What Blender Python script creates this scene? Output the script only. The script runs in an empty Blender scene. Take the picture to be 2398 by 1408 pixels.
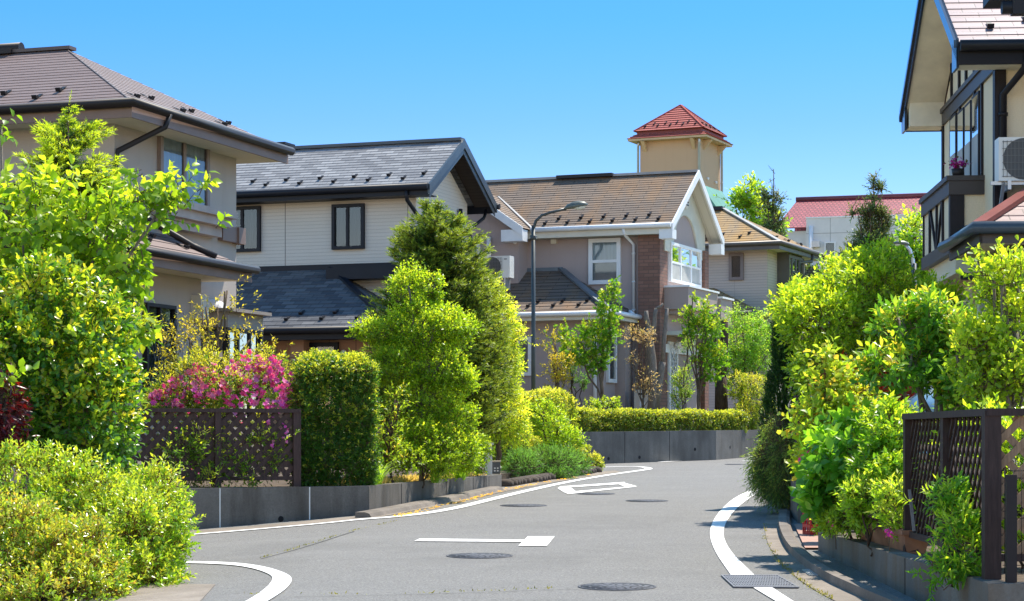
import bpy, math, random
import numpy as np
from mathutils import Vector, Matrix

SC = bpy.context.scene
COL = SC.collection
rng = np.random.default_rng(11)
random.seed(5)
R = math.radians
# ---------------------------------------------------------------- camera model (photo pixels -> metres)
F, CX, HY, EYE, SL = 4800.0, 1199.0, 1020.0, 1.5, 0.0198

def at(px, py, d):
    return Vector(((px - CX) / F * d, d, EYE + (HY - py) / F * d))

def lat(x):
    return 0.077 - 0.055 * min(max(-1.7 - x, 0), 5)

def gz(x, y):
    return SL * min(y, 62) + lat(x)

def gr(px, py, dz=0.0):
    """point of the road surface seen at a photo pixel"""
    L = 0.077
    for _ in range(12):
        d = (EYE - L - dz) / ((py - HY) / F + SL)
        L = lat((px - CX) / F * d)
    x = (px - CX) / F * d
    return Vector((x, d, gz(x, d) + dz))

# ---------------------------------------------------------------- mesh helper
class MB:
    def __init__(s):
        s.v = []; s.f = []; s.uv = []; s.mi = []; s.sm = []
    def face(s, pts, uv=None, mi=0, sm=False):
        n = len(s.v)
        s.v += [tuple(p) for p in pts]
        s.f.append(tuple(range(n, n + len(pts)))); s.mi.append(mi); s.sm.append(sm)
        s.uv.append(uv if uv else [(0, 0)] * len(pts))
    def box(s, x0, x1, y0, y1, z0, z1, m=None, mi=0):
        m = m or (lambda a, b, c: (a, b, c))
        p = [m(x, y, z) for z in (z0, z1) for y in (y0, y1) for x in (x0, x1)]
        a, b, c = (Vector(p[1]) - Vector(p[0])), (Vector(p[2]) - Vector(p[0])), (Vector(p[4]) - Vector(p[0]))
        fl = a.cross(b).dot(c) < 0
        for q in ((0, 2, 3, 1), (4, 5, 7, 6), (0, 1, 5, 4), (2, 6, 7, 3), (0, 4, 6, 2), (1, 3, 7, 5)):
            q = q[::-1] if fl else q
            s.face([p[i] for i in q], mi=mi)
    def prism(s, base, top, mi=0):
        """two matching rings of 3D points -> closed solid"""
        n = len(base)
        s.face(base[::-1], mi=mi); s.face(top, mi=mi)
        for i in range(n):
            j = (i + 1) % n
            s.face([base[i], base[j], top[j], top[i]], mi=mi)
    def slab(s, pts, n, t, mi=0):
        n = Vector(n).normalized() * t
        s.prism([Vector(p) for p in pts], [Vector(p) + n for p in pts], mi)
    def tube(s, pts, r, n=8, cap=True, mi=0):
        pts = [Vector(p) for p in pts]
        rr = list(r) if isinstance(r, (list, tuple)) else [r] * len(pts)
        rings = []; up = None
        for i, p in enumerate(pts):
            d = (pts[min(i + 1, len(pts) - 1)] - pts[max(i - 1, 0)]).normalized()
            if up is None:
                up = d.orthogonal().normalized()
            up = (up - d * up.dot(d))
            up = up.normalized() if up.length > 1e-5 else d.orthogonal().normalized()
            w = d.cross(up)
            b = len(s.v)
            s.v += [tuple(p + (up * math.cos(6.28318 * k / n) + w * math.sin(6.28318 * k / n)) * rr[i]) for k in range(n)]
            rings.append(b)
        for a, b in zip(rings, rings[1:]):
            for k in range(n):
                k2 = (k + 1) % n
                s.f.append((a + k, a + k2, b + k2, b + k)); s.mi.append(mi); s.sm.append(True); s.uv.append([(0, 0)] * 4)
        if cap:
            s.f.append(tuple(rings[0] + k for k in range(n))[::-1]); s.mi.append(mi); s.sm.append(False); s.uv.append([(0, 0)] * n)
            s.f.append(tuple(rings[-1] + k for k in range(n))); s.mi.append(mi); s.sm.append(False); s.uv.append([(0, 0)] * n)
    def bar(s, a, b, w, h, mi=0, up=(0, 0, 1)):
        a, b = Vector(a), Vector(b); d = (b - a).normalized()
        x = d.cross(Vector(up)); x = x.normalized() if x.length > 1e-4 else Vector((1, 0, 0))
        y = x.cross(d)
        q = [x * sx * w / 2 + y * sy * h / 2 for sx, sy in ((-1, -1), (1, -1), (1, 1), (-1, 1))]
        s.prism([a + k for k in q], [b + k for k in q], mi)
    def lathe(s, prof, c=(0, 0, 0), n=20, mi=0, sx=1, sy=1):
        b0 = len(s.v); c = Vector(c)
        for r, z in prof:
            s.v += [tuple(c + Vector((r * sx * math.cos(6.28318 * k / n), r * sy * math.sin(6.28318 * k / n), z))) for k in range(n)]
        for i in range(len(prof) - 1):
            for k in range(n):
                k2 = (k + 1) % n; a = b0 + i * n; b = a + n
                s.f.append((a + k, a + k2, b + k2, b + k)); s.mi.append(mi); s.sm.append(True); s.uv.append([(0, 0)] * 4)
    def courses(s, eL, eR, rR, rL, n, lift=.013):
        """roof slope as overlapping slate courses (eave left/right, ridge right/left seen from outside)"""
        eL, eR, rR, rL = map(Vector, (eL, eR, rR, rL))
        ud = (eR - eL).normalized(); nn = ud.cross((rL + rR) / 2 - (eL + eR) / 2).normalized()
        vl = ((rL + rR) / 2 - (eL + eR) / 2); vl = (vl - ud * vl.dot(ud)).length
        for i in range(n):
            t0, t1 = i / n, (i + 1) / n
            a, b = eL.lerp(rL, t0), eR.lerp(rR, t0); c, d = eR.lerp(rR, t1), eL.lerp(rL, t1)
            uv = [((q - eL).dot(ud), vl * t) for q, t in ((a, t0 + .001), (b, t0 + .001), (c, t1 - .001), (d, t1 - .001))]
            s.face([a + nn * lift, b + nn * lift, c + nn * .004, d + nn * .004], uv)
            s.face([a, b, b + nn * lift, a + nn * lift], [(0, -5)] * 4)
    def build(s, name, mat, parent=None, bevel=0):
        me = bpy.data.meshes.new(name)
        me.from_pydata(s.v, [], s.f)
        for m in (mat if isinstance(mat, (list, tuple)) else [mat]):
            me.materials.append(m)
        me.polygons.foreach_set('material_index', s.mi)
        me.polygons.foreach_set('use_smooth', s.sm)
        ul = me.uv_layers.new(name='UVMap')
        ul.data.foreach_set('uv', [c for f in s.uv for p in f for c in p])
        me.update()
        o = bpy.data.objects.new(name, me); COL.objects.link(o)
        if parent: o.parent = parent
        if bevel:
            b = o.modifiers.new('bevel', 'BEVEL'); b.width = bevel; b.segments = 2; b.limit_method = 'ANGLE'
        return o

def tag(o, label, cat, group=None, kind=None):
    o['label'] = label; o['category'] = cat
    if group: o['group'] = group
    if kind: o['kind'] = kind
    return o

def empty(name, loc, rz=0.0):
    o = bpy.data.objects.new(name, None); COL.objects.link(o)
    o.location = loc; o.rotation_euler = (0, 0, rz); o.empty_display_size = .3
    return o

def dup(o, parent=None):
    c = o.copy(); COL.objects.link(c)
    if parent: c.parent = parent
    return c

def struct(o):
    o['kind'] = 'structure'; return o

# ---------------------------------------------------------------- materials
class NT:
    def __init__(s, name):
        s.m = bpy.data.materials.new(name); s.m.use_nodes = True
        s.t = s.m.node_tree; s.n = s.t.nodes; s.l = s.t.links
        s.b = s.n['Principled BSDF']; s.out = s.n['Material Output']
    def add(s, kind, **k):
        q = s.n.new('ShaderNode' + kind)
        for a, v in k.items(): setattr(q, a, v)
        return q
    def link(s, a, b): s.l.new(a, b)
    def val(s, sock, v):
        if hasattr(v, 'is_output') : s.l.new(v, sock)
        else:
            if isinstance(v, tuple) and len(v) == 3: v = (*v, 1)
            sock.default_value = v
    def coord(s, what='Object', scale=(1, 1, 1)):
        t = s.add('TexCoord'); m = s.add('Mapping'); s.link(t.outputs[what], m.inputs[0]); m.inputs['Scale'].default_value = scale
        return m.outputs[0]
    def noise(s, vec, scale, detail=3, rough=.55):
        q = s.add('TexNoise'); s.link(vec, q.inputs['Vector'])
        q.inputs['Scale'].default_value = scale; q.inputs['Detail'].default_value = detail; q.inputs['Roughness'].default_value = rough
        return q.outputs['Fac']
    def ramp(s, fac, stops):
        q = s.add('ValToRGB'); s.link(fac, q.inputs[0]); e = q.color_ramp.elements
        while len(e) > len(stops): e.remove(e[-1])
        while len(e) < len(stops): e.new(.5)
        for el, (p, c) in zip(e, stops):
            el.position = p; el.color = (*c, 1) if isinstance(c, tuple) else (c, c, c, 1)
        return q.outputs[0]
    def mix(s, fac, a, b, mode='MIX'):
        q = s.add('Mix', data_type='RGBA', blend_type=mode)
        s.val(q.inputs[0], fac); s.val(q.inputs[6], a); s.val(q.inputs[7], b)
        return q.outputs[2]
    def bump(s, h, strength=.3, dist=.02):
        q = s.add('Bump'); s.link(h, q.inputs['Height']); q.inputs['Strength'].default_value = strength; q.inputs['Distance'].default_value = dist
        s.link(q.outputs[0], s.b.inputs['Normal'])
    def set(s, col=None, rough=None, metal=None, spec=None):
        if col is not None: s.val(s.b.inputs['Base Color'], col)
        if rough is not None: s.val(s.b.inputs['Roughness'], rough)
        if metal is not None: s.b.inputs['Metallic'].default_value = metal
        if spec is not None: s.b.inputs['Specular IOR Level'].default_value = spec
        return s.m

def sc(c, k): return tuple(min(1, x * k) for x in c)

def m_plain(name, c, rough=.7, metal=0, var=.12, scale=3, bump=0, bscale=80, spec=.4):
    t = NT(name); v = t.coord()
    n = t.noise(v, scale, 5)
    col = t.ramp(n, [(.3, sc(c, 1 - var)), (.7, sc(c, 1 + var))])
    if bump: t.bump(t.noise(v, bscale, 3), bump, .01)
    return t.set(col, rough, metal, spec)

def m_stucco(name, c, dirt=.25):
    t = NT(name); v = t.coord()
    fine = t.noise(v, 90, 2); big = t.noise(v, .9, 4)
    st = t.noise(t.coord('Object', (3, 3, .25)), 2.2, 4)
    col = t.mix(t.ramp(fine, [(.35, .0), (.65, .35)]), c, sc(c, .72))
    col = t.mix(t.ramp(big, [(.4, 0.), (.75, dirt)]), col, sc(c, .75))
    col = t.mix(t.ramp(st, [(.52, 0.), (.75, dirt)]), col, sc(c, .68))
    t.bump(fine, .35, .01)
    return t.set(col, .9, 0, .2)

def m_brick(name, c1, c2, cm, bw, bh, ms, uv=False, bump=.4, off=.5, rough=.8, over=None, spec=.3, sq=1.0):
    t = NT(name)
    if uv: vec = t.coord('UV')
    else:
        tc = t.add('TexCoord'); sp = t.add('SeparateXYZ'); t.link(tc.outputs['Object'], sp.inputs[0])
        ad = t.add('Math', operation='ADD'); t.link(sp.outputs[0], ad.inputs[0]); t.link(sp.outputs[1], ad.inputs[1])
        cb = t.add('CombineXYZ'); t.link(ad.outputs[0], cb.inputs[0]); t.link(sp.outputs[2], cb.inputs[1]); vec = cb.outputs[0]
    b = t.add('TexBrick'); t.link(vec, b.inputs['Vector'])
    b.offset = off; b.squash = sq
    for k, v in (('Color1', c1), ('Color2', c2), ('Mortar', cm)): b.inputs[k].default_value = (*v, 1)
    for k, v in (('Scale', 1.0), ('Brick Width', bw), ('Row Height', bh), ('Mortar Size', ms), ('Mortar Smooth', .1), ('Bias', 0.)): b.inputs[k].default_value = v
    col = b.outputs['Color']
    n = t.noise(vec, 1.3, 5); n2 = t.noise(vec, 60, 2)
    col = t.mix(.5, col, t.ramp(n2, [(.3, .75), (.7, 1.15)]), 'MULTIPLY')
    if over:
        oc, p0, p1, am = over
        sv = t.add('Mapping'); t.link(vec, sv.inputs[0]); sv.inputs['Scale'].default_value = (1.0, .45, 1)
        n = t.noise(sv.outputs[0], 1.6, 6, .62)
        col = t.mix(t.ramp(n, [(p0, 0.), (p1, am)]), col, t.mix(.55, oc, b.outputs['Color'], 'MULTIPLY') if False else oc)
        inv = t.ramp(b.outputs['Fac'], [(0, 1.), (1, .45)])
        col = t.mix(1., col, inv, 'MULTIPLY')
    else:
        col = t.mix(t.ramp(n, [(.4, 0.), (.7, .25)]), col, sc(c1, .8))
    if bump:
        iv = t.add('Math', operation='SUBTRACT'); iv.inputs[0].default_value = 1; t.link(b.outputs['Fac'], iv.inputs[1])
        t.bump(iv.outputs[0], bump, .012)
    return t.set(col, rough, 0, spec)

def m_glass(name, tint=(.55, .65, .7), refl=.22):
    t = NT(name)
    tr = t.add('BsdfTransparent'); tr.inputs[0].default_value = (*tint, 1)
    gl = t.add('BsdfGlossy'); gl.inputs['Roughness'].default_value = .03; gl.inputs[0].default_value = (.9, .95, 1, 1)
    lw = t.add('Fresnel'); lw.inputs[0].default_value = 1.5
    ad = t.add('Math', operation='ADD'); t.link(lw.outputs[0], ad.inputs[0]); ad.inputs[1].default_value = refl; ad.use_clamp = True
    mx = t.add('MixShader'); t.link(ad.outputs[0], mx.inputs[0]); t.link(tr.outputs[0], mx.inputs[1]); t.link(gl.outputs[0], mx.inputs[2])
    t.link(mx.outputs[0], t.out.inputs[0])
    return t.m

def m_curtain(name, c):
    t = NT(name); tc = t.add('TexCoord'); sp = t.add('SeparateXYZ'); t.link(tc.outputs['Object'], sp.inputs[0])
    ad = t.add('Math', operation='ADD'); t.link(sp.outputs[0], ad.inputs[0]); t.link(sp.outputs[1], ad.inputs[1])
    cb = t.add('CombineXYZ'); t.link(ad.outputs[0], cb.inputs[0]); q = t.add('Math', operation='MULTIPLY'); t.link(sp.outputs[2], q.inputs[0]); q.inputs[1].default_value = .06; t.link(q.outputs[0], cb.inputs[2])
    n = t.noise(cb.outputs[0], 16, 2)
    t.bump(n, .9, .05)
    return t.set(t.ramp(n, [(.3, sc(c, .72)), (.7, c)]), .95, 0, .1)

def m_concrete(name, c=(.185, .172, .155), streak=(.06, .05, .04), amt=.75):
    t = NT(name); v = t.coord()
    f = t.noise(v, 45, 4, .7); b = t.noise(v, 1.6, 5)
    s1 = t.noise(t.coord('Object', (2.6, 2.6, .35)), 1.5, 5, .6)
    col = t.ramp(f, [(.25, sc(c, .75)), (.5, c), (.8, sc(c, 1.25))])
    col = t.mix(t.ramp(b, [(.38, 0.), (.62, .65)]), col, sc(c, .55))
    col = t.mix(t.ramp(s1, [(.42, 0.), (.70, amt)]), col, streak)
    pit = t.noise(v, 160, 1)
    col = t.mix(t.ramp(pit, [(.7, 0.), (.76, .6)]), col, sc(c, 1.8))
    t.bump(f, .4, .01)
    return t.set(col, .9, 0, .25)

def m_asphalt():
    t = NT('asphalt'); v = t.coord()
    a = t.noise(v, 55, 5, .85); b = t.noise(v, 2.3, 6, .65); c = t.noise(t.coord('Object', (.5, 2.2, 1)), .7, 4)
    g = t.noise(v, 230, 1)
    col = t.ramp(a, [(.34, (.075, .072, .068)), (.5, (.178, .173, .165)), (.66, (.32, .31, .29))])
    col = t.mix(t.ramp(b, [(.35, 0.), (.7, .35)]), col, (.145, .14, .134))
    col = t.mix(t.ramp(c, [(.5, 0.), (.72, .4)]), col, (.215, .208, .197))
    col = t.mix(t.ramp(g, [(.68, 0.), (.75, .7)]), col, (.36, .35, .33))
    s1 = t.noise(t.coord('Object', (1, 1, 1)), .35, 6, .7)
    col = t.mix(t.ramp(s1, [(.53, 0.), (.6, .22), (.75, .3)]), col, (.11, .105, .10))
    sp = t.noise(v, 14, 2, .5)
    col = t.mix(t.ramp(sp, [(.68, 0.), (.74, .45)]), col, (.10, .095, .09))
    t.bump(a, .8, .01)
    return t.set(col, .85, 0, .25)

def m_paint():
    t = NT('road_paint'); v = t.coord()
    n = t.noise(v, 40, 5, .75); b = t.noise(v, 4, 3)
    col = t.mix(t.ramp(n, [(.33, .8), (.43, 0.)]), (.80, .79, .76), (.3, .295, .285))
    col = t.mix(t.ramp(b, [(.45, 0.), (.75, .5)]), col, (.6, .59, .56)); w = t.noise(v, 7, 6, .75); col = t.mix(t.ramp(w, [(.60, 0.), (.68, .6)]), col, (.38, .37, .355))
    t.bump(n, .3, .005)
    return t.set(col, .7, 0, .3)

def m_wood(name, c, along=(1, 1, 12), rough=.7):
    t = NT(name); n = t.noise(t.coord('Object', along), 6, 6, .7)
    t.bump(n, .25, .01)
    return t.set(t.ramp(n, [(.3, sc(c, .65)), (.5, c), (.75, sc(c, 1.5))]), rough, 0, .3)

def m_leaf(name, cols, trans=.42, rough=.42, spec=.45, tb=2.1, warm=1.15, gain=1.36):
    """leaf with a colour of its own per leaf, light shining through from behind"""
    t = NT(name)
    g = t.add('NewGeometry')
    r = t.ramp(g.outputs['Random Per Island'], [(i / max(1, len(cols) - 1), sc(c, gain)) for i, c in enumerate(cols)])
    t.set(r, rough, 0, spec)
    tl = t.add('BsdfTranslucent')
    k = t.mix(1.0, r, (tb * warm, tb, tb * .45), 'MULTIPLY')
    t.link(k, tl.inputs[0])
    mx = t.add('MixShader'); mx.inputs[0].default_value = min(.62, trans + .13)
    t.link(t.b.outputs[0], mx.inputs[1]); t.link(tl.outputs[0], mx.inputs[2])
    t.link(mx.outputs[0], t.out.inputs[0])
    return t.m

def m_bark(name, c):
    t = NT(name); n = t.noise(t.coord('Object', (6, 6, 1.2)), 7, 6, .7)
    t.bump(n, .8, .03)
    return t.set(t.ramp(n, [(.3, sc(c, .45)), (.55, c), (.8, sc(c, 1.5))]), .95, 0, .15)

# ---------------------------------------------------------------- foliage
def nrm(a):
    return a / np.maximum(np.linalg.norm(a, axis=-1, keepdims=True), 1e-9)

TMPL = {
    'A': (np.array([(0, 0, 0), (.42, .5, .16), (.42, -.5, .16), (.5, 0, 0), (1, 0, -.12)]),
          np.array([(0, 2, 3), (0, 3, 1), (3, 2, 4), (3, 4, 1)])),
    'B': (np.array([(0, 0, 0), (.2, -.36, .12), (.2, .36, .12), (.55, -.46, .16), (.55, .46, .16), (.2, 0, 0), (.58, 0, .02), (1, 0, -.22)]),
          np.array([(0, 1, 5), (0, 5, 2), (5, 1, 3), (5, 3, 6), (5, 6, 4), (5, 4, 2), (6, 3, 7), (6, 7, 4)])),
    'R': (np.array([(0, 0, 0), (.4, -.36, .08), (.4, .36, .08), (.78, -.46, .1), (.78, .46, .1), (.55, 0, -.02), (1, 0, -.1)]),
          np.array([(0, 1, 5), (0, 5, 2), (5, 1, 3), (5, 4, 2), (5, 3, 6), (5, 6, 4)])),
    'D': (np.array([(0, 0, 0), (.45, -.5, .12), (1, 0, 0), (.45, .5, .12)]), np.array([(0, 1, 2), (0, 2, 3)])),
    'N': (np.array([(0, -.5, 0), (0, .5, 0), (1, 0, 0)]), np.array([(0, 1, 2)])),
    # five-lobed small maple leaf
    'M': (np.array([(0, 0, 0), (.15, .55, .05), (.4, .22, 0), (.75, .5, .0), (.62, .12, 0), (1.05, 0, -.12),
                    (.62, -.12, 0), (.75, -.5, 0), (.4, -.22, 0), (.15, -.55, .05)]),
          np.array([(0, 2, 1), (0, 8, 2), (2, 4, 3), (8, 4, 2), (8, 6, 4), (8, 7, 6), (6, 5, 4), (0, 9, 8)])),
}

class Leaves:
    """collects triangles of many leaves, needles and twigs and links them as one mesh"""
    def __init__(s): s.V = []; s.T = []; s.M = []; s.n = 0
    def raw(s, V, T, mi):
        s.V.append(V); s.T.append(T + s.n); s.M.append(np.full(len(T), mi, np.int32) if np.isscalar(mi) else mi); s.n += len(V)
    def add(s, P, D, N, ln, wd, tmpl='A', mi=0):
        tv, tt = TMPL[tmpl]
        n = len(P); D = nrm(D); W = nrm(np.cross(D, N)); Q = np.cross(W, D)
        ln = np.broadcast_to(ln, (n,)); wd = np.broadcast_to(wd, (n,))
        V = (P[:, None] + tv[None, :, 0:1] * ln[:, None, None] * D[:, None] + tv[None, :, 1:2] * wd[:, None, None] * W[:, None]
             + tv[None, :, 2:3] * wd[:, None, None] * Q[:, None]).reshape(-1, 3)
        T = (tt[None] + (np.arange(n) * len(tv))[:, None, None]).reshape(-1, 3)
        s.raw(V, T, mi if np.isscalar(mi) else np.repeat(mi, len(tt)))
    def shoots(s, O, A, L, k, ln, wd, tilt=55, tmpl='A', mi=0, jit=.25, var=.3, start=.1, twig=None, tw=.004, droop=0., grow=0.):
        """k leaves spiralling round each shoot; twig: material index of the shoot's own stalk"""
        n = len(O); A = nrm(A); L = np.broadcast_to(L, (n,))
        U = nrm(np.cross(A, rng.normal(size=(n, 3)))); W = np.cross(A, U)
        j = np.arange(k); ph = (j * 2.39996)[None] + rng.uniform(0, 6.28, (n, 1)) + rng.normal(0, .2, (n, k))
        fr = start + (1 - start) * (j + 1) / k
        P = O[:, None] + A[:, None] * (L[:, None] * fr[None])[..., None]
        Rd = U[:, None] * np.cos(ph)[..., None] + W[:, None] * np.sin(ph)[..., None]
        ti = np.radians(tilt) * (1.15 - .5 * fr)[None] + rng.normal(0, .15, (n, k))
        D = A[:, None] * np.cos(ti)[..., None] + Rd * np.sin(ti)[..., None]
        D = D + rng.normal(0, jit, D.shape); D[..., 2] -= droop
        N = A[:, None] * np.sin(ti)[..., None] - Rd * np.cos(ti)[..., None] + rng.normal(0, jit, D.shape) + np.array([0, 0, .35])
        l = ln * (1 + rng.uniform(-var, var, (n, k))) * (1 - grow * fr[None])
        m = mi if np.isscalar(mi) else np.repeat(mi, k)
        s.add(P.reshape(-1, 3), D.reshape(-1, 3), N.reshape(-1, 3), l.reshape(-1), (l * wd / ln).reshape(-1), tmpl, m)
        if twig is not None:
            E = O + A * L[:, None]
            V = np.stack([O + U * tw, O - U * tw, E, O + W * tw, O - W * tw], 1).reshape(-1, 3)
            T = (np.array([(0, 1, 2), (3, 4, 2)])[None] + (np.arange(n) * 5)[:, None, None]).reshape(-1, 3)
            s.raw(V, T, twig)
    def build(s, name, mats, parent=None):
        V = np.concatenate(s.V); T = np.concatenate(s.T); M = np.concatenate(s.M)
        me = bpy.data.meshes.new(name)
        me.vertices.add(len(V)); me.vertices.foreach_set('co', V.astype(np.float32).ravel())
        me.loops.add(len(T) * 3); me.loops.foreach_set('vertex_index', T.astype(np.int32).ravel())
        me.polygons.add(len(T)); me.polygons.foreach_set('loop_start', np.arange(len(T), dtype=np.int32) * 3)
        for m in mats: me.materials.append(m)
        me.polygons.foreach_set('material_index', M.astype(np.int32))
        me.update(calc_edges=True)
        o = bpy.data.objects.new(name, me); COL.objects.link(o)
        if parent: o.parent = parent
        return o

def gapnoise(P, s, seed=0.):
    x, y, z = (P * s).T
    return (np.sin(x * 1.7 + seed + np.sin(y * 1.3 + seed)) + np.sin(y * 2.1 + 1.3 * seed + np.sin(z * 1.9)) + np.sin(z * 2.3 + np.sin(x * 1.1 - seed) + seed * .7)) / 3

def blobs_world(bl):
    """(px, py, d, rx_px, ry_px[, rd metres]) -> centre and radii in metres"""
    C, Q = [], []
    for b in bl:
        c = at(b[0], b[1], b[2]); rx = .84 * b[3] / F * b[2]; rz = .84 * b[4] / F * b[2]
        C.append(c); Q.append((rx, b[5] if len(b) > 5 else rx, rz))
    return np.array(C), np.array(Q)

def _shell(C, Q, n, inner, gap, gs, lump, seed):
    w = (Q[:, 0] * Q[:, 2] + Q[:, 0] * Q[:, 1] + Q[:, 1] * Q[:, 2]); w = w / w.sum()
    P, N, out = [], [], 0
    while out < n:
        m = n * 2
        i = rng.choice(len(C), m, p=w); d = nrm(rng.normal(size=(m, 3)))
        r = 1 - np.abs(rng.normal(0, .09, m))
        isin = rng.random(m) < inner; r = np.where(isin, rng.uniform(.35, .95, m), r)
        r = r * (1 + lump * gapnoise(d * 2.2 + C[i] * 1.1, 2.2, seed))
        p = C[i] + d * Q[i] * r[:, None]
        nn = nrm(d / Q[i])
        ok = np.ones(m, bool)
        for c, q in zip(C, Q):
            e = np.linalg.norm((p - c) / q, axis=1)
            ok &= (e > .78) | isin
        ok &= gapnoise(p, gs * 3.2, seed + 3) > -1 + gap
        P.append(p[ok]); N.append(nn[ok]); out += ok.sum()
    return np.concatenate(P)[:n], np.concatenate(N)[:n]

def sample_blobs(C, Q, n, inner=.25, gap=.35, gs=1.6, lump=.16, clump=.62, per=16):
    """points in the outer shell of merged ellipsoids, gathered into leafy sprays with gaps between them"""
    seed = rng.uniform(0, 20)
    m = int(n * clump); k = max(6, m // per)
    P0, N0 = _shell(C, Q, n - m, inner, gap, gs, lump, seed)
    if not m: return P0, N0
    Pc, Nc = _shell(C, Q, k, .12, gap, gs, lump * 1.6, seed)
    area = (Q[:, 0] * Q[:, 2] + Q[:, 0] * Q[:, 1] + Q[:, 1] * Q[:, 2]).sum() * 2.6
    sg = .30 * math.sqrt(area / k); i = rng.integers(0, k, m); sz = rng.uniform(.6, 1.3, k)[i]
    off = rng.normal(0, 1, (m, 3)) * (sg * sz)[:, None]
    out = (off * Nc[i]).sum(1); off -= Nc[i] * (out * .45)[:, None]; off += Nc[i] * (.25 * sg)
    N1 = nrm(Nc[i] * .8 + nrm(off) * .8)
    return np.concatenate([P0, Pc[i] + off]), np.concatenate([N0, N1])

def crown(bl, n, k, ln, wd, mats, L=.2, tilt=55, tmpl='A', up=.5, inner=.25, gap=.35, gs=1.6, newtop=.35, lump=.16, jit=.28, clump=.62,
          name='crown', parent=None, twig=True, droop=0., spread=.5, tw=.004, world=None, base=None):
    """mats: [old leaf, young leaf, twig]; young leaves sit on the shoots that reach outwards and up"""
    C, Q = world if world else blobs_world(bl)
    P, N = sample_blobs(C, Q, n, inner, gap, gs, lump, clump)
    A = nrm(N + rng.normal(0, spread, N.shape) + np.array([0, 0, up]))
    Ls = L * rng.uniform(.6, 1.35, n)
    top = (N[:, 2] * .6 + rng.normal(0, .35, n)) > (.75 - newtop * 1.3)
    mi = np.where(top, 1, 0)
    o = Leaves()
    O = P - A * Ls[:, None] * .5
    if base is not None:
        O = O - np.array(base); 
    o.shoots(O, A, Ls, k, ln, wd, tilt, tmpl, mi, jit, twig=2 if twig else None, tw=tw, droop=droop)
    return o.build(name, mats, parent)

def limbs(mb, base, targets, r0, r1=.012, wob=.12, n=6, fork=.4):
    """tapered crooked limbs from a base point to targets, leaving the trunk at a shared fork"""
    base = Vector(base)
    mid = sum((Vector(t) for t in targets), Vector()) / len(targets)
    fk = base.lerp(mid, fork); fk.x = base.x * .6 + fk.x * .4; fk.y = base.y * .6 + fk.y * .4
    pts = [base.lerp(fk, i / 4) + Vector((random.uniform(-1, 1), random.uniform(-1, 1), 0)) * wob * .25 * (i > 0) for i in range(5)]
    mb.tube(pts, [r0 * (1 - .3 * i / 4) for i in range(5)], 9)
    for t in targets:
        t = Vector(t); st = pts[random.choice((2, 3, 4))]; q = []
        for i in range(n):
            f = i / (n - 1); p = st.lerp(t, f); p.z += .18 * (t - st).length * math.sin(f * 3.14) * .4
            q.append(p + Vector((random.gauss(0, 1), random.gauss(0, 1), random.gauss(0, .5))) * wob * .4 * math.sin(f * 3.14))
        mb.tube(q, [max(r1 * .5, r0 * .5 * (1 - f / (n - 1)) + r1 * f / (n - 1)) for f in range(n)], 6)

def in_local(obs, loc):
    """move world-space meshes of a plant under its base empty"""
    for o in obs:
        o.location = -Vector(loc)

def plant(name, label, cat, base, bl, n, k, ln, wd, mats, bark=None, trunk_r=.05, group=None, part='crown', targets=None, trunkname='trunk', fork=.4, wob=.12, ntg=7, **kw):
    """a shrub or tree: Empty at its foot > crown / foliage, trunk / stem"""
    base = Vector(base)
    root = empty(name, base); tag(root, label, cat, group)
    c = crown(bl, n, k, ln, wd, mats, name=part, parent=root, **kw); c.location = -base
    if bark:
        C, Q = blobs_world(bl)
        if targets is None:
            targets = []
            for i in range(ntg):
                j = i % len(C); d = Vector((random.gauss(0, 1), random.gauss(0, 1), random.uniform(-.2, 1))).normalized()
                targets.append(Vector(C[j]) + Vector((d.x * Q[j][0], d.y * Q[j][1], d.z * Q[j][2])) * .6)
        mb = MB(); limbs(mb, base - Vector((0, 0, .05)), targets, trunk_r, wob=wob, fork=fork)
        t = mb.build(trunkname, bark, root); t.location = -base
    return root

def box_shoots(P0, P1, width, z0, z1, n, lump=.06, gap=.1, faces=('f', 'b', 't', 'l', 'r'), round_=.1):
    """points and normals on a clipped hedge whose front foot runs P0 -> P1"""
    P0, P1 = np.array(P0, float), np.array(P1, float); P0[2] = P1[2] = 0
    e = P1 - P0; ln = np.linalg.norm(e); e /= ln; b = np.array([-e[1], e[0], 0.]); h = z1 - z0
    areas = {'f': ln * h, 'b': ln * h * .5, 't': ln * width, 'l': width * h, 'r': width * h}
    w = np.array([areas[x] for x in faces]); w /= w.sum()
    fi = rng.choice(len(faces), n, p=w); a, c, r = rng.random(n), rng.random(n), np.abs(rng.normal(0, .07, n))
    u = np.empty(n); v = np.empty(n); z = np.empty(n); N = np.zeros((n, 3))
    for i, x in enumerate(faces):
        m = fi == i
        if x == 'f': u[m], v[m], z[m] = a[m] * ln, r[m], c[m] * h; N[m] = -b
        if x == 'b': u[m], v[m], z[m] = a[m] * ln, width - r[m], c[m] * h; N[m] = b
        if x == 't': u[m], v[m], z[m] = a[m] * ln, c[m] * width, h - r[m]; N[m] = (0, 0, 1)
        if x == 'l': u[m], v[m], z[m] = r[m], a[m] * width, c[m] * h; N[m] = -e
        if x == 'r': u[m], v[m], z[m] = ln - r[m], a[m] * width, c[m] * h; N[m] = e
    # rounded edges
    k = np.clip((z / h - (1 - round_)) / round_, 0, 1); v = width / 2 + (v - width / 2) * (1 - .42 * k ** 2); u = ln / 2 + (u - ln / 2) * (1 - .35 * k ** 2 * min(1, width / ln))
    p = P0 + e * u[:, None] + b * v[:, None]; p[:, 2] = z0 + z
    p += N * (lump * gapnoise(p, 4.5, 2.))[:, None]
    ok = gapnoise(p, 7., 4.) > -1 + gap
    return p[ok], N[ok]

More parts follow.
